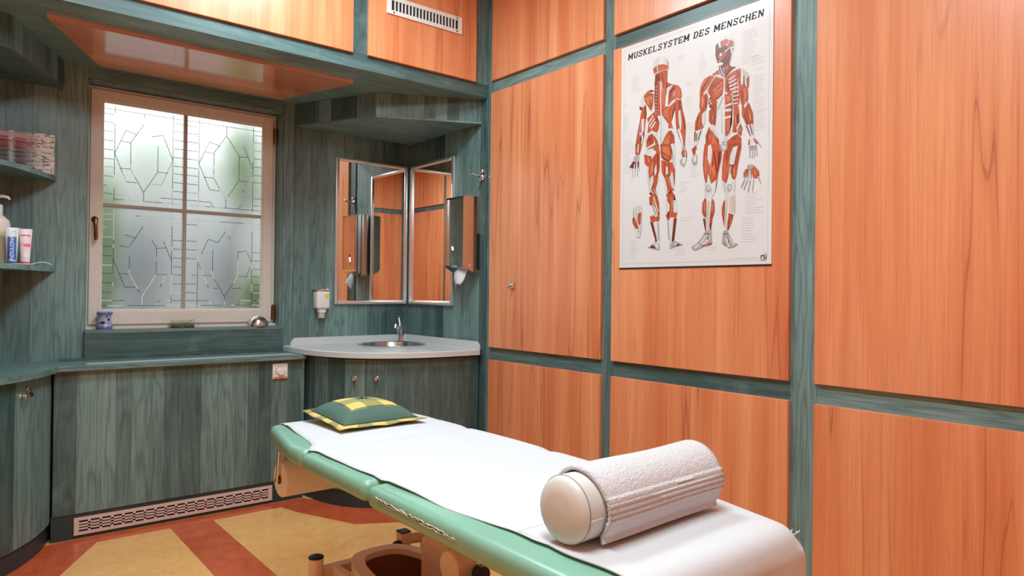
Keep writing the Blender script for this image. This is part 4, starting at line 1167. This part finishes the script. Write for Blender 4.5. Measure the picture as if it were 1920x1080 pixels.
bm = bm_new()
def spat(u, v_):
    x_ = .19+u*.185; w = .010*(1-.6*max(0, (u-.62)/.38)) if u < .66 else (.016*math.sin((u-.6)/.4*PI)**.6 if u < .93 else .002)
    return (x_, 3.752+(v_-.5)*2*max(w, .0015)+.01*u, 1.2655+(.010*math.sin(max(0, (u-.6)/.4)*PI) if u > .6 else 0))
grid(bm, spat, 28, 6); o = finish('plastic_spatula', bm, WHITE, None, True, solid=.003); tag(o, 'flat white plastic spatula lying in front of the cream tubes', 'spatula')

# ---- window sill things
def at_sill(x, y): return (x, y, WZ0)
ax_, ay = .632, 4.052
ab = thing('aroma_burner', 'blue and lavender ceramic aroma burner on the window sill', 'oil burner', at_sill(ax_, ay))
LAV = plain('lavender_glaze', (176, 178, 212), .25, 0, .2, 25); BLU = plain('blue_glaze', (96, 112, 176), .25, 0, .2, 25)
bm = bm_new(); lathe(bm, [(.034, .0005), (.036, .006), (.034, .018), (.030, .026), (.031, .03), (.032, .048), (.029, .054), (.030, .060), (.030, .070), (.034, .076), (.035, .086), (.030, .087), (.027, .078), (0, .076)], at_sill(ax_, ay), (0, 0, 1), 28); finish('body', bm, LAV, ab, True)
bm = bm_new(); lathe(bm, [(.0365, .004), (.0368, .006), (.0345, .018), (.034, .0185)], at_sill(ax_, ay), (0, 0, 1), 28, False); finish('blue_foot', bm, BLU, ab, True)
bm = bm_new(); lathe(bm, [(.0345, .075), (.0358, .078), (.0358, .085), (.034, .0872)], at_sill(ax_, ay), (0, 0, 1), 28, False); finish('blue_rim', bm, BLU, ab, True)
for k in range(12):
    a = 2*PI*k/12; bm = bm_new(); lathe(bm, [(.005, 0), (.0045, .005), (0, .007)], (ax_+.032*math.cos(a), ay+.032*math.sin(a), WZ0+.0865), (0, 0, 1), 8); finish('rim_knob', bm, LAV, ab, True)
for dx, zz, w, h in ((-.012, .036, .008, .006), (.013, .050, .0045, .006), (.006, .066, .003, .003)):
    bm = bm_new(); yy_ = ay-math.sqrt(.0322**2-dx**2)
    box(bm, ax_+dx-w, ax_+dx+w, yy_-.002, yy_+.004, WZ0+zz-h, WZ0+zz+h, .002, 2); finish('hole', bm, DARK, ab)
GLASS = glassy('clear_glass', (244, 250, 244)); OIL = glassy('yellow_oil', (214, 214, 110), .03, 1.36)
for gx, lab in ((.969, 'left one of two small glass dishes of yellow oil on the sill'), (1.034, 'right small glass dish of yellow oil with a glass stick in it')):
    gd = thing('glass_dish', lab, 'dish', at_sill(gx, 4.055), 'glass oil dishes')
    bm = bm_new(); lathe(bm, [(.024, .0006), (.0295, .004), (.0315, .042), (.0302, .042), (.028, .006), (0, .004)], at_sill(gx, 4.055), (0, 0, 1), 28); finish('bowl', bm, GLASS, gd, True)
    bm = bm_new(); lathe(bm, [(0, .0045), (.0275, .0065), (.0285, .022), (0, .0222)], at_sill(gx, 4.055), (0, 0, 1), 28); finish('oil', bm, OIL, gd, True)
bm = bm_new(); tube(bm, [(1.020, 4.055, WZ0+.026), (1.06, 4.047, WZ0+.046), (1.112, 4.04, WZ0+.078)], [.0022, .0016, .0016], 8)
o = finish('glass_stick', bm, plain('silver_stick', (206, 206, 200), .2, 1.0), None, True); tag(o, 'thin silver stirring stick leaning out of the right oil dish', 'stick')
bm = bm_new(); R_ = .058
prof = [(R_, .0005)]+[(R_*math.cos(a), .062*math.sin(a)) for a in [i*HALF/12 for i in range(1, 13)]]
lathe(bm, prof+[], at_sill(1.405, 4.047), (0, 0, 1), 36); o = finish('metal_dome', bm, STEEL, None, True); tag(o, 'brushed metal bowl turned upside down on the window sill', 'bowl')

# ================================================================== ANATOMY POSTER
PYL, PYR, PZB, PZT = 2.1436, 1.3941, 1.2812, 2.2807
PXF = 2.3772
po = thing('wall_poster', 'white anatomy poster of two muscle figures on the orange panel', 'poster', (PXF, PYL, PZB))
def pp(u, v_, k=0.0): return (PXF-.0002-k, PYL-u, PZB+v_)
t = NT('poster_stock'); v = t.coords(0); n = t.noise(v, 5, 2)
t.l(t.mix(n, lin((216, 212, 211)), lin((222, 219, 218))), t.b.inputs['Base Color']); t.set(Roughness=.4, Coat_Weight=.25, Coat_Roughness=.1); t.bump(n, .15, .01); STOCK = t.m
bxo('sheet', (PXF, 2.3797, PYR, PYL, PZB, PZT), STOCK, po)
bxo('dark_edge_strip', (PXF-.001, 2.3797, PYR-.001, PYL+.001, PZB-.006, PZB-.0002), BLACK, po)  # shadow along the sheet's bottom edge, drawn as a black strip
bxo('dark_edge_strip', (PXF-.0005, 2.3797, PYR, PYL, PZT+.0002, PZT+.003), BLACK, po)  # thin black strip along the top edge
INK = plain('black_ink', (14, 13, 13), .7); GREY_INK = plain('grey_ink', (176, 170, 168), .5)
W_, H_ = PYL-PYR, PZT-PZB
def prect(bm, u0, u1, v0, v1, k=.0001):
    bm.faces.new([bm.verts.new(pp(u, w, k)) for u, w in ((u0, v0), (u1, v0), (u1, v1), (u0, v1))])
bm = bm_new(); e = .016
for a in ((e, W_-e, H_-e, H_-e+.0008), (e, W_-e, e, e+.0008), (e, e+.0008, e, H_-e), (W_-e, W_-e+.0008, e, H_-e)): prect(bm, *a)
finish('border_line', bm, GREY_INK, po)
# slab serif title, drawn stroke by stroke
def L_(*s): return s
GL = {  # strokes in a 1 x 1.25 cell: (x0,y0,x1,y1,weight), serif bars (x0,x1,y)
 'M': ([(.12, 0, .12, 1, .15), (.12, 1, .5, .25, .13), (.5, .25, .88, 1, .13), (.88, 0, .88, 1, .15)], [(-.02, .28, 0), (.72, 1.02, 0), (-.02, .2, 1), (.8, 1.02, 1)]),
 'U': ([(.16, .3, .16, 1, .16), (.84, .3, .84, 1, .16), (.16, .3, .3, .07, .15), (.3, .07, .7, .07, .15), (.7, .07, .84, .3, .15)], [(-.0, .34, 1), (.66, 1.0, 1)]),
 'S': ([(.84, .75, .72, .93, .14), (.72, .93, .3, .93, .14), (.3, .93, .15, .75, .15), (.15, .75, .3, .55, .15), (.3, .55, .7, .45, .15), (.7, .45, .85, .25, .15), (.85, .25, .7, .07, .14), (.7, .07, .28, .07, .14), (.28, .07, .14, .25, .14), (.84, .68, .84, 1, .1), (.14, 0, .14, .3, .1)], []),
 'K': ([(.16, 0, .16, 1, .16), (.2, .42, .8, 1, .14), (.38, .58, .84, 0, .15)], [(0, .34, 0), (0, .34, 1), (.64, 1.0, 0), (.6, .98, 1)]),
 'E': ([(.16, 0, .16, 1, .16), (0, .06, .86, .06, .13), (0, .94, .86, .94, .13), (.2, .5, .6, .5, .12), (.86, 0, .86, .28, .1), (.86, .72, .86, 1, .1), (.6, .38, .6, .62, .09)], [(0, .3, 0), (0, .3, 1)]),
 'L': ([(.18, 0, .18, 1, .16), (0, .06, .86, .06, .13), (.86, 0, .86, .32, .1)], [(0, .38, 1)]),
 'Y': ([(.5, 0, .5, .45, .16), (.5, .45, .14, 1, .15), (.5, .45, .86, 1, .15)], [(.3, .7, 0), (-.02, .32, 1), (.68, 1.02, 1)]),
 'T': ([(.5, 0, .5, 1, .16), (.05, .94, .95, .94, .13), (.07, .7, .07, 1, .1), (.93, .7, .93, 1, .1)], [(.3, .7, 0)]),
 'D': ([(.18, 0, .18, 1, .16), (0, .06, .6, .06, .13), (0, .94, .6, .94, .13), (.6, .94, .84, .72, .15), (.84, .72, .84, .28, .16), (.84, .28, .6, .06, .15)], []),
 'N': ([(.14, 0, .14, 1, .14), (.14, 1, .86, 0, .16), (.86, 0, .86, 1, .14)], [(0, .3, 0), (0, .2, 1), (.7, 1.0, 1)]),
 'C': ([(.86, .72, .7, .93, .14), (.7, .93, .35, .93, .14), (.35, .93, .15, .7, .15), (.15, .7, .15, .3, .16), (.15, .3, .35, .07, .15), (.35, .07, .7, .07, .14), (.7, .07, .86, .25, .14), (.86, .66, .86, 1, .1)], []),
 'H': ([(.16, 0, .16, 1, .16), (.84, 0, .84, 1, .16), (.16, .5, .84, .5, .13)], [(0, .32, 0), (0, .32, 1), (.68, 1, 0), (.68, 1, 1)]),
}
TITLE = 'MUSKELSYSTEM DES MENSCHEN'
th_ = .0265; u = .038; base = .9355
adv = (.712-.038)/sum(.62 if c == ' ' else (1.2 if c == 'M' else 1.0) for c in TITLE)
bm = bm_new()
for c in TITLE:
    if c == ' ': u += adv*.62; continue
    ww = adv*(1.2 if c == 'M' else 1.0); sx_ = ww*.83
    def G(x_, y_): return (u+x_*sx_+y_*th_*.16, base+y_*th_)
    st, se = GL[c]
    segs = [(a, b, cc, d, w) for a, b, cc, d, w in st] + [(a, .055 if y_ == 0 else .945, b, .055 if y_ == 0 else .945, .11) for a, b, y_ in se]
    for n_, (a, b, cc, d, w) in enumerate(segs):
        p, q = Vector(G(a, b)), Vector(G(cc, d)); dr = (q-p).normalized(); nn = Vector((-dr.y, dr.x))*w*sx_*.77*(1.05 if abs(dr.x) < .6 else .85)
        ext = dr*(w*sx_*.12 if 0 < b < 1 or 0 < d < 1 else 0)
        k = .0001+n_*2e-6
        bm.faces.new([bm.verts.new(pp(*w_, k)) for w_ in (p-ext+nn, p-ext-nn, q+ext-nn, q+ext+nn)])
    u += ww
finish('title_lettering', bm, INK, po)
# muscle figures
PC = {'R': (186, 84, 52), 'D': (122, 48, 32), 'L': (212, 122, 86), 'W': (222, 220, 218), 'G': (176, 172, 168), 'Y': (206, 200, 178), 'P': (216, 188, 180), 'K': (62, 46, 42)}
PRINT = vcol('muscle_print')
rnd = random.Random(9); kk = 0
for key, nm in (('B', 'back_view_figure'), ('F', 'front_view_figure'), ('H', 'hand_drawing'), ('S', 'foot_drawing')):
    bm = bm_new(); lay = bm.loops.layers.float_color.new('print')
    for line in POSTER.strip().split('\n'):
        if line[0] != key: continue
        col = lin(PC[line[1]]); q = [int(w)/1000 for w in line[2:].split()]; kk += 1
        vs = [bm.verts.new(pp(q[i], q[i+1], .0001+kk*5e-6)) for i in range(0, len(q), 2)]
        try: f = bm.faces.new(vs)
        except ValueError: continue
        jit = {v_: rnd.uniform(.72, 1.22) if line[1] in 'RDL' else rnd.uniform(.82, 1.06) for v_ in vs}
        for lp in f.loops: lp[lay] = (*[min(1, c_*jit[lp.vert]) for c_ in col[:3]], 1)
        bmesh.ops.triangulate(bm, faces=[f])
        if line[1] != 'R': continue
        P2 = [Vector((q[i], q[i+1])) for i in range(0, len(q), 2)]; m_ = sum(P2, Vector((0, 0)))/len(P2)
        sxx = sum((p.x-m_.x)**2 for p in P2); syy = sum((p.y-m_.y)**2 for p in P2); sxy = sum((p.x-m_.x)*(p.y-m_.y) for p in P2)
        an = .5*math.atan2(2*sxy, sxx-syy); d1 = Vector((math.cos(an), math.sin(an))); d2 = Vector((-d1.y, d1.x))
        l1 = max(abs((p-m_).dot(d1)) for p in P2); l2 = max(abs((p-m_).dot(d2)) for p in P2)
        if l1 < .012 or l2 < .004: continue
        for s_ in range(5):
            o_ = m_+d2*l2*rnd.uniform(-.42, .42)+d1*l1*rnd.uniform(-.12, .12); hl, hw = l1*rnd.uniform(.3, .6), max(.0006, l2*rnd.uniform(.03, .07))
            cc = lin(PC[rnd.choice('LDDLP')]); kk += .2
            f2 = bm.faces.new([bm.verts.new(pp(*w_, .0001+kk*5e-6)) for w_ in (o_-d1*hl, o_+d2*hw, o_+d1*hl, o_-d2*hw)])
            for lp in f2.loops: lp[lay] = (*cc[:3], 1)
    finish(nm, bm, PRINT, po)
# captions as hairlines
bm = bm_new(); rnd = random.Random(4)
for u0, vt, vb, w in ((.06, .846, .781, .06), (.31, .88, .855, .04), (.29, .842, .838, .02), (.425, .868, .80, .03), (.425, .79, .775, .02), (.622, .898, .774, .06), (.66, .79, .755, .05), (.668, .74, .735, .04), (.668, .715, .58, .05), (.67, .575, .50, .055),
                      (.018, .735, .735, .03), (.018, .69, .61, .03), (.022, .57, .42, .05), (.36, .76, .75, .035), (.36, .70, .66, .03), (.365, .59, .56, .03), (.365, .53, .50, .03), (.325, .47, .465, .04), (.385, .405, .36, .05), (.06, .405, .385, .03), (.33, .348, .305, .04), (.335, .20, .185, .06), (.33, .145, .14, .02), (.06, .12, .04, .05),
                      (.64, .272, .19, .07), (.625, .178, .13, .05), (.625, .125, .085, .06), (.31, .085, .045, .05), (.46, .072, .062, .06), (.365, .094, .09, .04), (.365, .28, .278, .02), (.56, .024, .022, .12)):
    y_ = vt
    while y_ >= vb-.0001:
        prect(bm, u0, u0+w*rnd.uniform(.55, 1.15), y_, y_+.0011); y_ -= .0095
finish('captions', bm, GREY_INK, po)['kind'] = 'stuff'
bm = bm_new()
for a in ((.712, .716, .020, .034), (.716, .724, .030, .034), (.724, .735, .020, .0235), (.724, .728, .020, .034), (.732, .736, .020, .034), (.724, .728, .0365, .0395), (.732, .736, .0365, .0395), (.713, .735, .014, .0165)): prect(bm, *[x_-.006 if i < 2 else x_ for i, x_ in enumerate(a)])
finish('publisher_mark', bm, INK, po)

# ================================================================== TREATMENT COUCH
mt = thing('massage_table', 'mint green vinyl treatment couch in three sections on a beige frame', 'massage table', (1.2, 1.7, 0))
def pad(name, poly, z0, z1, bev, mat=VINYL):
    bm = prism(bm_new(), poly, z0, z1)
    bmesh.ops.bevel(bm, geom=bm.edges[:], offset=bev, segments=5, affect='EDGES', profile=.55, clamp_overlap=True)
    return finish(name, bm, mat, mt, True, angle=60)
ZP = .66
pad('main_pad', [(.855, 1.643), (.855, .80), (.90, .782), (1.39, .782), (1.435, .80), (1.53, 1.643)], .600, ZP, .027)
pad('middle_pad', [(.86, 2.090), (.86, 1.664), (1.53, 1.664), (1.525, 2.090)], .602, ZP, .027)
pad('head_pad', [(.945, 2.585), (.872, 2.22), (.872, 2.113), (1.52, 2.113), (1.52, 2.22), (1.45, 2.585)], .600, ZP, .027)
for y0, y1, x0, x1 in ((.84, 1.62, .98, 1.38), (1.69, 2.06, .98, 1.45), (2.15, 2.52, 1.0, 1.40)):
    bxo('pad_board', (x0, x1, y0, y1, .582, .5995), BEIGE, mt, .003)
# torn seam on the main pad
bm = bm_new(); rnd = random.Random(2)
for row in range(2):
    pts = [(.8545-.001*rnd.random(), 1.585-.355*i/34, .640-.004*i/34-.004*row+rnd.uniform(-.0025, .0025)) for i in range(35)]
    tube(bm, pts, [.0013*rnd.uniform(.4, 1.3) for _ in pts], 5)
finish('torn_seam', bm, THREAD, mt)
bm = bm_new(); tube(bm, [(.8555, 1.585-.355*i/34, .638-.004*i/34+rnd.uniform(-.002, .002)) for i in range(35)], .0018, 5); finish('seam_gap', bm, DARK, mt)
# upper frame
bm = bm_new()
for x_ in (1.0, 1.36): box(bm, x_-.02, x_+.02, .88, 2.05, .543, .5815, .004)
for y_ in (.9, 1.66, 2.03): box(bm, 1.02, 1.34, y_-.02, y_+.02, .543, .5815, .004)
finish('upper_frame', bm, BEIGE, mt)
# scissor lift and actuator
bm = bm_new()
for x_ in (1.14, 1.34):
    a, b = Vector((x_, 1.52, .20)), Vector((x_, 1.0, .54)); tube(bm, [a, b], .022, 10)
    tube(bm, [Vector((x_+.05, 1.0, .20)), Vector((x_+.05, 1.52, .54))], .022, 10)
finish('scissor_arms', bm, BEIGE, mt, True)
bm = bm_new()
rings(bm, [[bm.verts.new((x_, y_, z_)) for y_, z_ in ((2.03, .16), (1.86, .16), (1.86, .33), (1.90, .37), (1.98, .37), (2.03, .32))] for x_ in (1.27, 1.285)])
finish('lift_plate', bm, BEIGE, mt); bxo('back_plate', (1.47, 1.485, 2.20, 2.36, .10, .42), BEIGE, mt)
bm = bm_new(); lathe(bm, [(.0, 0), (.046, .001), (.050, .005), (.050, .075), (.042, .08), (0, .0805)], (1.19, 1.75, .33), (1, 0, .0), 28); finish('motor', bm, BEIGE, mt, True)
bm = bm_new(); lathe(bm, [(.024, 0), (.024, .03), (0, .031)], (1.25, 1.68, .325), (0, -1, 0), 16); finish('motor_knob', bm, BLACK, mt, True); bxo('junction_box', (1.30, 1.34, 1.80, 1.86, .34, .385), BLACK, mt, .004)
# base
ZB = .20
def post(x_, y_, z1, r, square=False):
    bm = bm_new()
    if square: box(bm, x_-r, x_+r, y_-r, y_+r, .03, z1, .003)
    else: tube(bm, [(x_, y_, .03), (x_, y_, z1)], r, 20)
    finish('base_post', bm, BEIGE, mt, not square)
    bm = bm_new()
    if square: box(bm, x_-r-.001, x_+r+.001, y_-r-.001, y_+r+.001, z1, z1+.006, .002)
    else: lathe(bm, [(r+.0008, 0), (r+.0008, .004), (r-.003, .007), (0, .0072)], (x_, y_, z1), (0, 0, 1), 20)
    finish('post_cap', bm, BLACK, mt, not square)
    bm = bm_new(); lathe(bm, [(.03, .0005), (.03, .018), (.012, .022), (.012, .032)], (x_, y_, 0), (0, 0, 1), 18); finish('foot', bm, BLACK, mt, True)
post(1.022, 2.325, .225, .026); post(1.385, 2.345, .235, .021, True)
post(1.022, 1.05, .225, .026); post(1.385, 1.05, .225, .026)
bm = bm_new()
box(bm, 1.045, 1.365, 2.315, 2.350, .145, .185, .004)
box(bm, 1.075, 1.105, 1.07, 2.316, .15, .188, .004); box(bm, 1.41, 1.44, 1.07, 2.32, .13, .165, .004)
box(bm, 1.03, 1.39, 1.035, 1.065, .145, .185, .004)
finish('base_rails', bm, BEIGE, mt)
bm = bm_new(); tube(bm, [(1.395, 2.345, .205), (1.56, 2.30, .205)], .020, 14); finish('cross_tube', bm, BEIGE, mt, True)
bm = bm_new(); lathe(bm, [(.020, 0), (.020, .02), (0, .0205)], (1.3635, 2.335, .19), (-1, -.1, 0), 16); finish('tube_plug', bm, BLACK, mt, True)
# oval hoop of the base with a dark brown infill
def oval(k, a, b): 
    c, s = math.cos(k), math.sin(k); n_ = 3.3; r = (abs(c)**n_+abs(s)**n_)**(-1/n_); return (1.235+a*r*c, 1.75+b*r*s)
bm = bm_new(); N_ = 64; zz = (.190, .220)
lo = [[], [], [], []]
for i in range(N_):
    k = 2*PI*i/N_; o_, n_ = oval(k, .168, .555), oval(k, .124, .510)
    for j, (p, z_) in enumerate(((o_, zz[0]), (o_, zz[1]), (n_, zz[1]), (n_, zz[0]))): lo[j].append(bm.verts.new((*p, z_)))
rings(bm, lo+[lo[0]], False); finish('oval_hoop', bm, BEIGE, mt, True, angle=30)
bm = bm_new(); N_ = 64; lo = []
for s_, z_ in ((1.0, .2), (.97, .12), (.9, .07)): lo.append([bm.verts.new((1.235+(oval(2*PI*i/N_, .123, .509)[0]-1.235)*s_, 1.75+(oval(2*PI*i/N_, .123, .509)[1]-1.75)*s_, z_)) for i in range(N_)])
rings(bm, lo, False); bm.faces.new(lo[-1]); finish('brown_infill', bm, plain('brown_infill', (112, 62, 40), .5), mt, True, angle=30)
# paper roll under the head end
bm = bm_new()
for x_ in (.951, 1.43): tube(bm, [(x_, 2.50, .578), (x_, 2.515, .46)], .006, 8)
tube(bm, [(.944, 2.515, .468), (1.437, 2.515, .468)], .006, 8)
finish('roll_bracket', bm, STEEL, mt, True)
pr = thing('paper_roll', 'thick white paper roll hung under the head of the couch', 'paper roll', (1.19, 2.515, .40))
bm = bm_new(); lathe(bm, [(.012, 0), (.061, .0005), (.064, .004), (.064, .456), (.061, .46), (.012, .4605)], (.962, 2.515, .468), (1, 0, 0), 36); finish('paper', bm, plain('roll_paper', (244, 236, 228), .8, 0, .03, 20), pr, True)
bm = bm_new(); lathe(bm, [(.016, 0), (.016, .005), (.006, .006)], (.957, 2.515, .468), (1, 0, 0), 18); finish('hub', bm, BRASS, pr, True)

# ---- paper sheet on the pads
def interp(tab, y):
    tab = sorted(tab)
    if y <= tab[0][0]: return tab[0][1]
    for (a, b), (c, d) in zip(tab, tab[1:]):
        if y <= c: return b+(d-b)*(y-a)/(c-a)
    return tab[-1][1]
def drop(d, r):
    if d <= 0: return d, 0.0
    if d < r*HALF: return r*math.sin(d/r), -(r-r*math.cos(d/r))
    return r, -(r+d-r*HALF)
NEAR = [(1.0, .932), (1.057, .925), (1.131, .932), (1.36, .911), (1.597, .904), (1.675, .903), (2.04, .900), (2.07, .893), (2.11, .895), (2.15, .925), (2.2, .938), (2.35, .958), (2.55, .985)]
FAR = [(1.0, 1.50), (1.4, 1.545), (2.1, 1.545), (2.25, 1.53), (2.6, 1.47)]
def paper(u, v_):
    s = 1.02+v_*(2.585-1.02+.22); hy, dz = drop(s-2.555, .03); y_ = 2.555+hy if s > 2.555 else s
    xa, xb = interp(NEAR, y_), interp(FAR, y_)
    if s > 2.6: xa, xb = xa+.01, xb-.02
    xa += .0025*math.sin(y_*9)+.0012*math.sin(y_*31)
    x_ = xa+(xb-xa)*u
    hx, dzx = drop(x_-1.50, .03); x_ = 1.50+hx if x_ > 1.50 else x_
    z_ = ZP+.0035+dz+dzx
    for gap in (1.653, 2.101): z_ -= .006*math.exp(-((y_-gap)/.03)**2)
    z_ += .0022*math.sin(x_*9+y_*7)*(1 if s < 2.5 else 0)+.0018
    if u < .12 and s < 2.5: z_ += .0025*math.sin(y_*13)*max(0, .12-u)/.12
    return (x_, y_, z_)
bm = bm_new(); grid(bm, paper, 26, 90); o = finish('paper_sheet', bm, PAPER, None, True, solid=.0015, angle=80); tag(o, 'long white paper sheet laid over the couch from the head end', 'paper sheet')
# ---- terry sheet over the foot end
def sheet(u, v_):
    s = 1.115-v_*.64; hy, dz = drop(.816-s, .050); y_ = .816-hy if s < .816 else s
    r = u*.87+.93; x_ = r+.004*math.sin(s*31)*(1-u); edge = 1.405+.07*(y_-.78)/.3
    hx, dzx = drop(x_-edge, .045); x_ = edge+hx if x_ > edge else x_
    z_ = ZP+.0078+(dz+dzx if min(dz, dzx) > -.03 else -max(math.hypot(min(dz, 0), min(dzx, 0)), 0))
    if dz < -.05: y_ += .008*math.sin(x_*26)*min(1, (-dz-.05)*6)-.004
    return (x_, y_, z_)
bm = bm_new(); grid(bm, sheet, 60, 52); o = finish('terry_sheet', bm, SHEET, None, True, solid=.003, angle=80); tag(o, 'white terry sheet draped over the foot end of the couch', 'sheet')
bm = bm_new(); rnd = random.Random(8)
for k in range(9):
    p = Vector((1.426+rnd.uniform(-.008, .008), .79+rnd.uniform(-.02, .02), ZP-.012+rnd.uniform(-.004, .004)))
    tube(bm, [p, p+Vector((rnd.uniform(0, .012), rnd.uniform(-.012, .012), rnd.uniform(.0, .012)))], .0012, 4)
fr = finish('frayed_threads', bm, SHEET, o)

# ---- bolster and its towel
RB = .067
A0, A1 = Vector((.94, .993, ZP+.0125+RB)), Vector((1.372, 1.008, ZP+.0125+RB))
axd = (A1-A0).normalized(); side = Vector((axd.y, -axd.x, 0))         # side points to the viewer's side of the couch
bo = thing('bolster', 'cream vinyl bolster roll lying across the foot of the couch', 'bolster', (A0.x, A0.y, ZP+.0125))
bm = bm_new(); Lb = (A1-A0).length
lathe(bm, [(0, -.010), (.034, -.009), (.055, -.004), (.064, .004), (RB, .012), (RB, Lb-.012), (.064, Lb-.004), (.045, Lb+.006), (0, Lb+.01)], A0, axd, 48, False); finish('cover', bm, CREAM_V, bo, True, angle=60)
u1, w1 = frame_of(axd)
for h in (.012,):
    bm = bm_new(); tube(bm, [A0+axd*h+(u1*math.cos(2*PI*i/48)+w1*math.sin(2*PI*i/48))*.0668 for i in range(48)], .0013, 6, True, True)
    finish('seam_piping', bm, plain('seam_grey', (150, 146, 140), .5), bo, True)
bm = bm_new()
def flapv(u, v_):
    a = math.radians(-5-22*v_); r = .0682; return A0+axd*(.012+.04*u)+side*(r*math.cos(a))+Vector((0, 0, r*math.sin(a)))
grid(bm, flapv, 4, 8); finish('cover_overlap', bm, CREAM_V, bo, True, solid=.001)
def towel(u, v_):
    # v_ runs over the roll from behind the bottom, over the top, down the viewer's side and onto the couch
    h = .050+u*(Lb-.050+.012)
    wob = .004*math.sin(u*6.5+.6)
    if v_ < .9:
        a = math.radians(232-v_/.9*(232+40)); r = .0745+wob*.4
        if -14 < math.degrees(a) < 22: r += .0055*abs(math.sin(math.radians((math.degrees(a)+14)*25)))
        p = A0+axd*h+side*(r*math.cos(a))+Vector((0, 0, r*math.sin(a)))
    else:
        f = (v_-.9)/.1; a = math.radians(-40); r = .0745+wob*.4
        p = A0+axd*h+side*(r*math.cos(a)*(1+.06*f)+.0)+Vector((0, 0, r*math.sin(a)*(1-f)+(-RB+.006)*f))
    return p+Vector((.004*math.sin(v_*9)*(1 if u < .02 else 0), 0, 0))
bm = bm_new(); grid(bm, towel, 40, 130); o = finish('terry_towel', bm, TERRY, None, True, solid=.008, angle=80); tag(o, 'thick white ribbed terry towel wrapped round the bolster', 'towel')

# ---- patchwork pillow
PG = plain('pillow_green', (84, 116, 104), .9, 0, .12, 120, .1); PY = plain('patch_yellow', (236, 206, 120), .9, 0, .1, 120, .1); PO = plain('patch_olive', (172, 166, 104), .9, 0, .15, 200, .1); PS = plain('patch_sage', (142, 150, 116), .9, 0, .15, 160, .1); PD = plain('piping_dark', (40, 52, 44), .9)
PGO = plain('patch_speckled', (190, 182, 112), .9, 0, .35, 400, .1)
t = thing('pillow', 'small green and yellow patchwork pillow at the head of the couch', 'pillow', (1.245, 2.405, ZP+.006))
C0 = {(-1, -1): (1.069, 2.237, .682), (1, -1): (1.423, 2.250, .682), (1, 1): (1.412, 2.568, .688), (-1, 1): (1.058, 2.553, .706)}
def flat(a, b):
    w = {k: (1+k[0]*a)*(1+k[1]*b)/4 for k in C0}
    return Vector([sum(w[k]*C0[k][i] for k in C0) for i in range(3)])
def puff(a, b): return .060*max(0, (1-abs(a/.86)**2.6))**.55*max(0, (1-abs(b/.84)**2.6))**.55 if abs(a) < .86 and abs(b) < .84 else 0
bm = bm_new(); n_ = 42; top = {}
def pcol(a, b):
    if abs(a) > .56 or abs(b) > .54: return 0
    i, j = min(2, int((a+.56)/.3734)), min(2, int((b+.54)/.36))
    if (i, j) == (1, 1): return 3
    if (i, j) == (1, 0): return 4
    return 1 if j == 0 or (i != 1 and j == 2) else 2
vs = [[bm.verts.new(flat(-.86+1.72*i/n_, -.84+1.68*j/n_)+Vector((0, 0, puff(-.86+1.72*i/n_, -.84+1.68*j/n_)+.004))) for j in range(n_+1)] for i in range(n_+1)]
vb = [[bm.verts.new(flat(-.86+1.72*i/n_, -.84+1.68*j/n_)+Vector((0, 0, -.010 if 0 < i < n_ and 0 < j < n_ else .0035))) for j in range(n_+1)] for i in range(n_+1)]
for i in range(n_):
    for j in range(n_):
        f = bm.faces.new((vs[i][j], vs[i+1][j], vs[i+1][j+1], vs[i][j+1])); f.material_index = pcol(-.86+1.72*(i+.5)/n_, -.84+1.68*(j+.5)/n_)
        bm.faces.new((vb[i][j], vb[i][j+1], vb[i+1][j+1], vb[i+1][j]))
finish('cushion', bm, [PG, PY, PO, PS, PGO], t, True, angle=80)
bm = bm_new(); seg = 40
def ringp(k, a, b):
    k = k % (4*seg); sd, f = divmod(k, seg); f = -1+2*f/seg
    return [(f*a, -b), (a, f*b), (-f*a, b), (-a, -f*b)][sd]
inn, out = [], []
for k in range(4*seg):
    p, q = ringp(k, .85, .83), ringp(k, 1.0, 1.0)
    inn.append(bm.verts.new(flat(*p)+Vector((0, 0, .004)))); out.append(bm.verts.new(flat(*q)+Vector((0, 0, .002*math.sin(k*.23)+.0014*math.sin(k*.51)))))
for k in range(4*seg):
    f = bm.faces.new((inn[k], out[k], out[(k+1) % (4*seg)], inn[(k+1) % (4*seg)])); f.material_index = (1 if ((k % seg)//7+k//seg) % 2 else 0)
finish('flange', bm, [PY, PO], t, True, solid=.003)
bm = bm_new(); tube(bm, [flat(*ringp(k, .86, .84))+Vector((0, 0, .0055)) for k in range(0, 4*seg, 2)], .0022, 6, True, True); finish('edge_piping', bm, PD, t, True)
bm = bm_new(); tube(bm, [flat(*ringp(k, .56, .54))+Vector((0, 0, .0045+puff(*ringp(k, .56, .54)))) for k in range(0, 4*seg, 1)], .0014, 5, True, True); finish('patch_piping', bm, PD, t, True)
bm = bm_new()
for q in range(14):
    a = q*2.4; r = .012*q+.01; c_ = (r*math.cos(a), .08+r*math.sin(a)*.8); tube(bm, [flat(c_[0]+.03*math.cos(i*1.3), c_[1]+.03*math.sin(i*1.3))+Vector((0, 0, .0048+puff(*c_))) for i in range(4)], .0007, 4)
finish('embroidery', bm, PD, t)
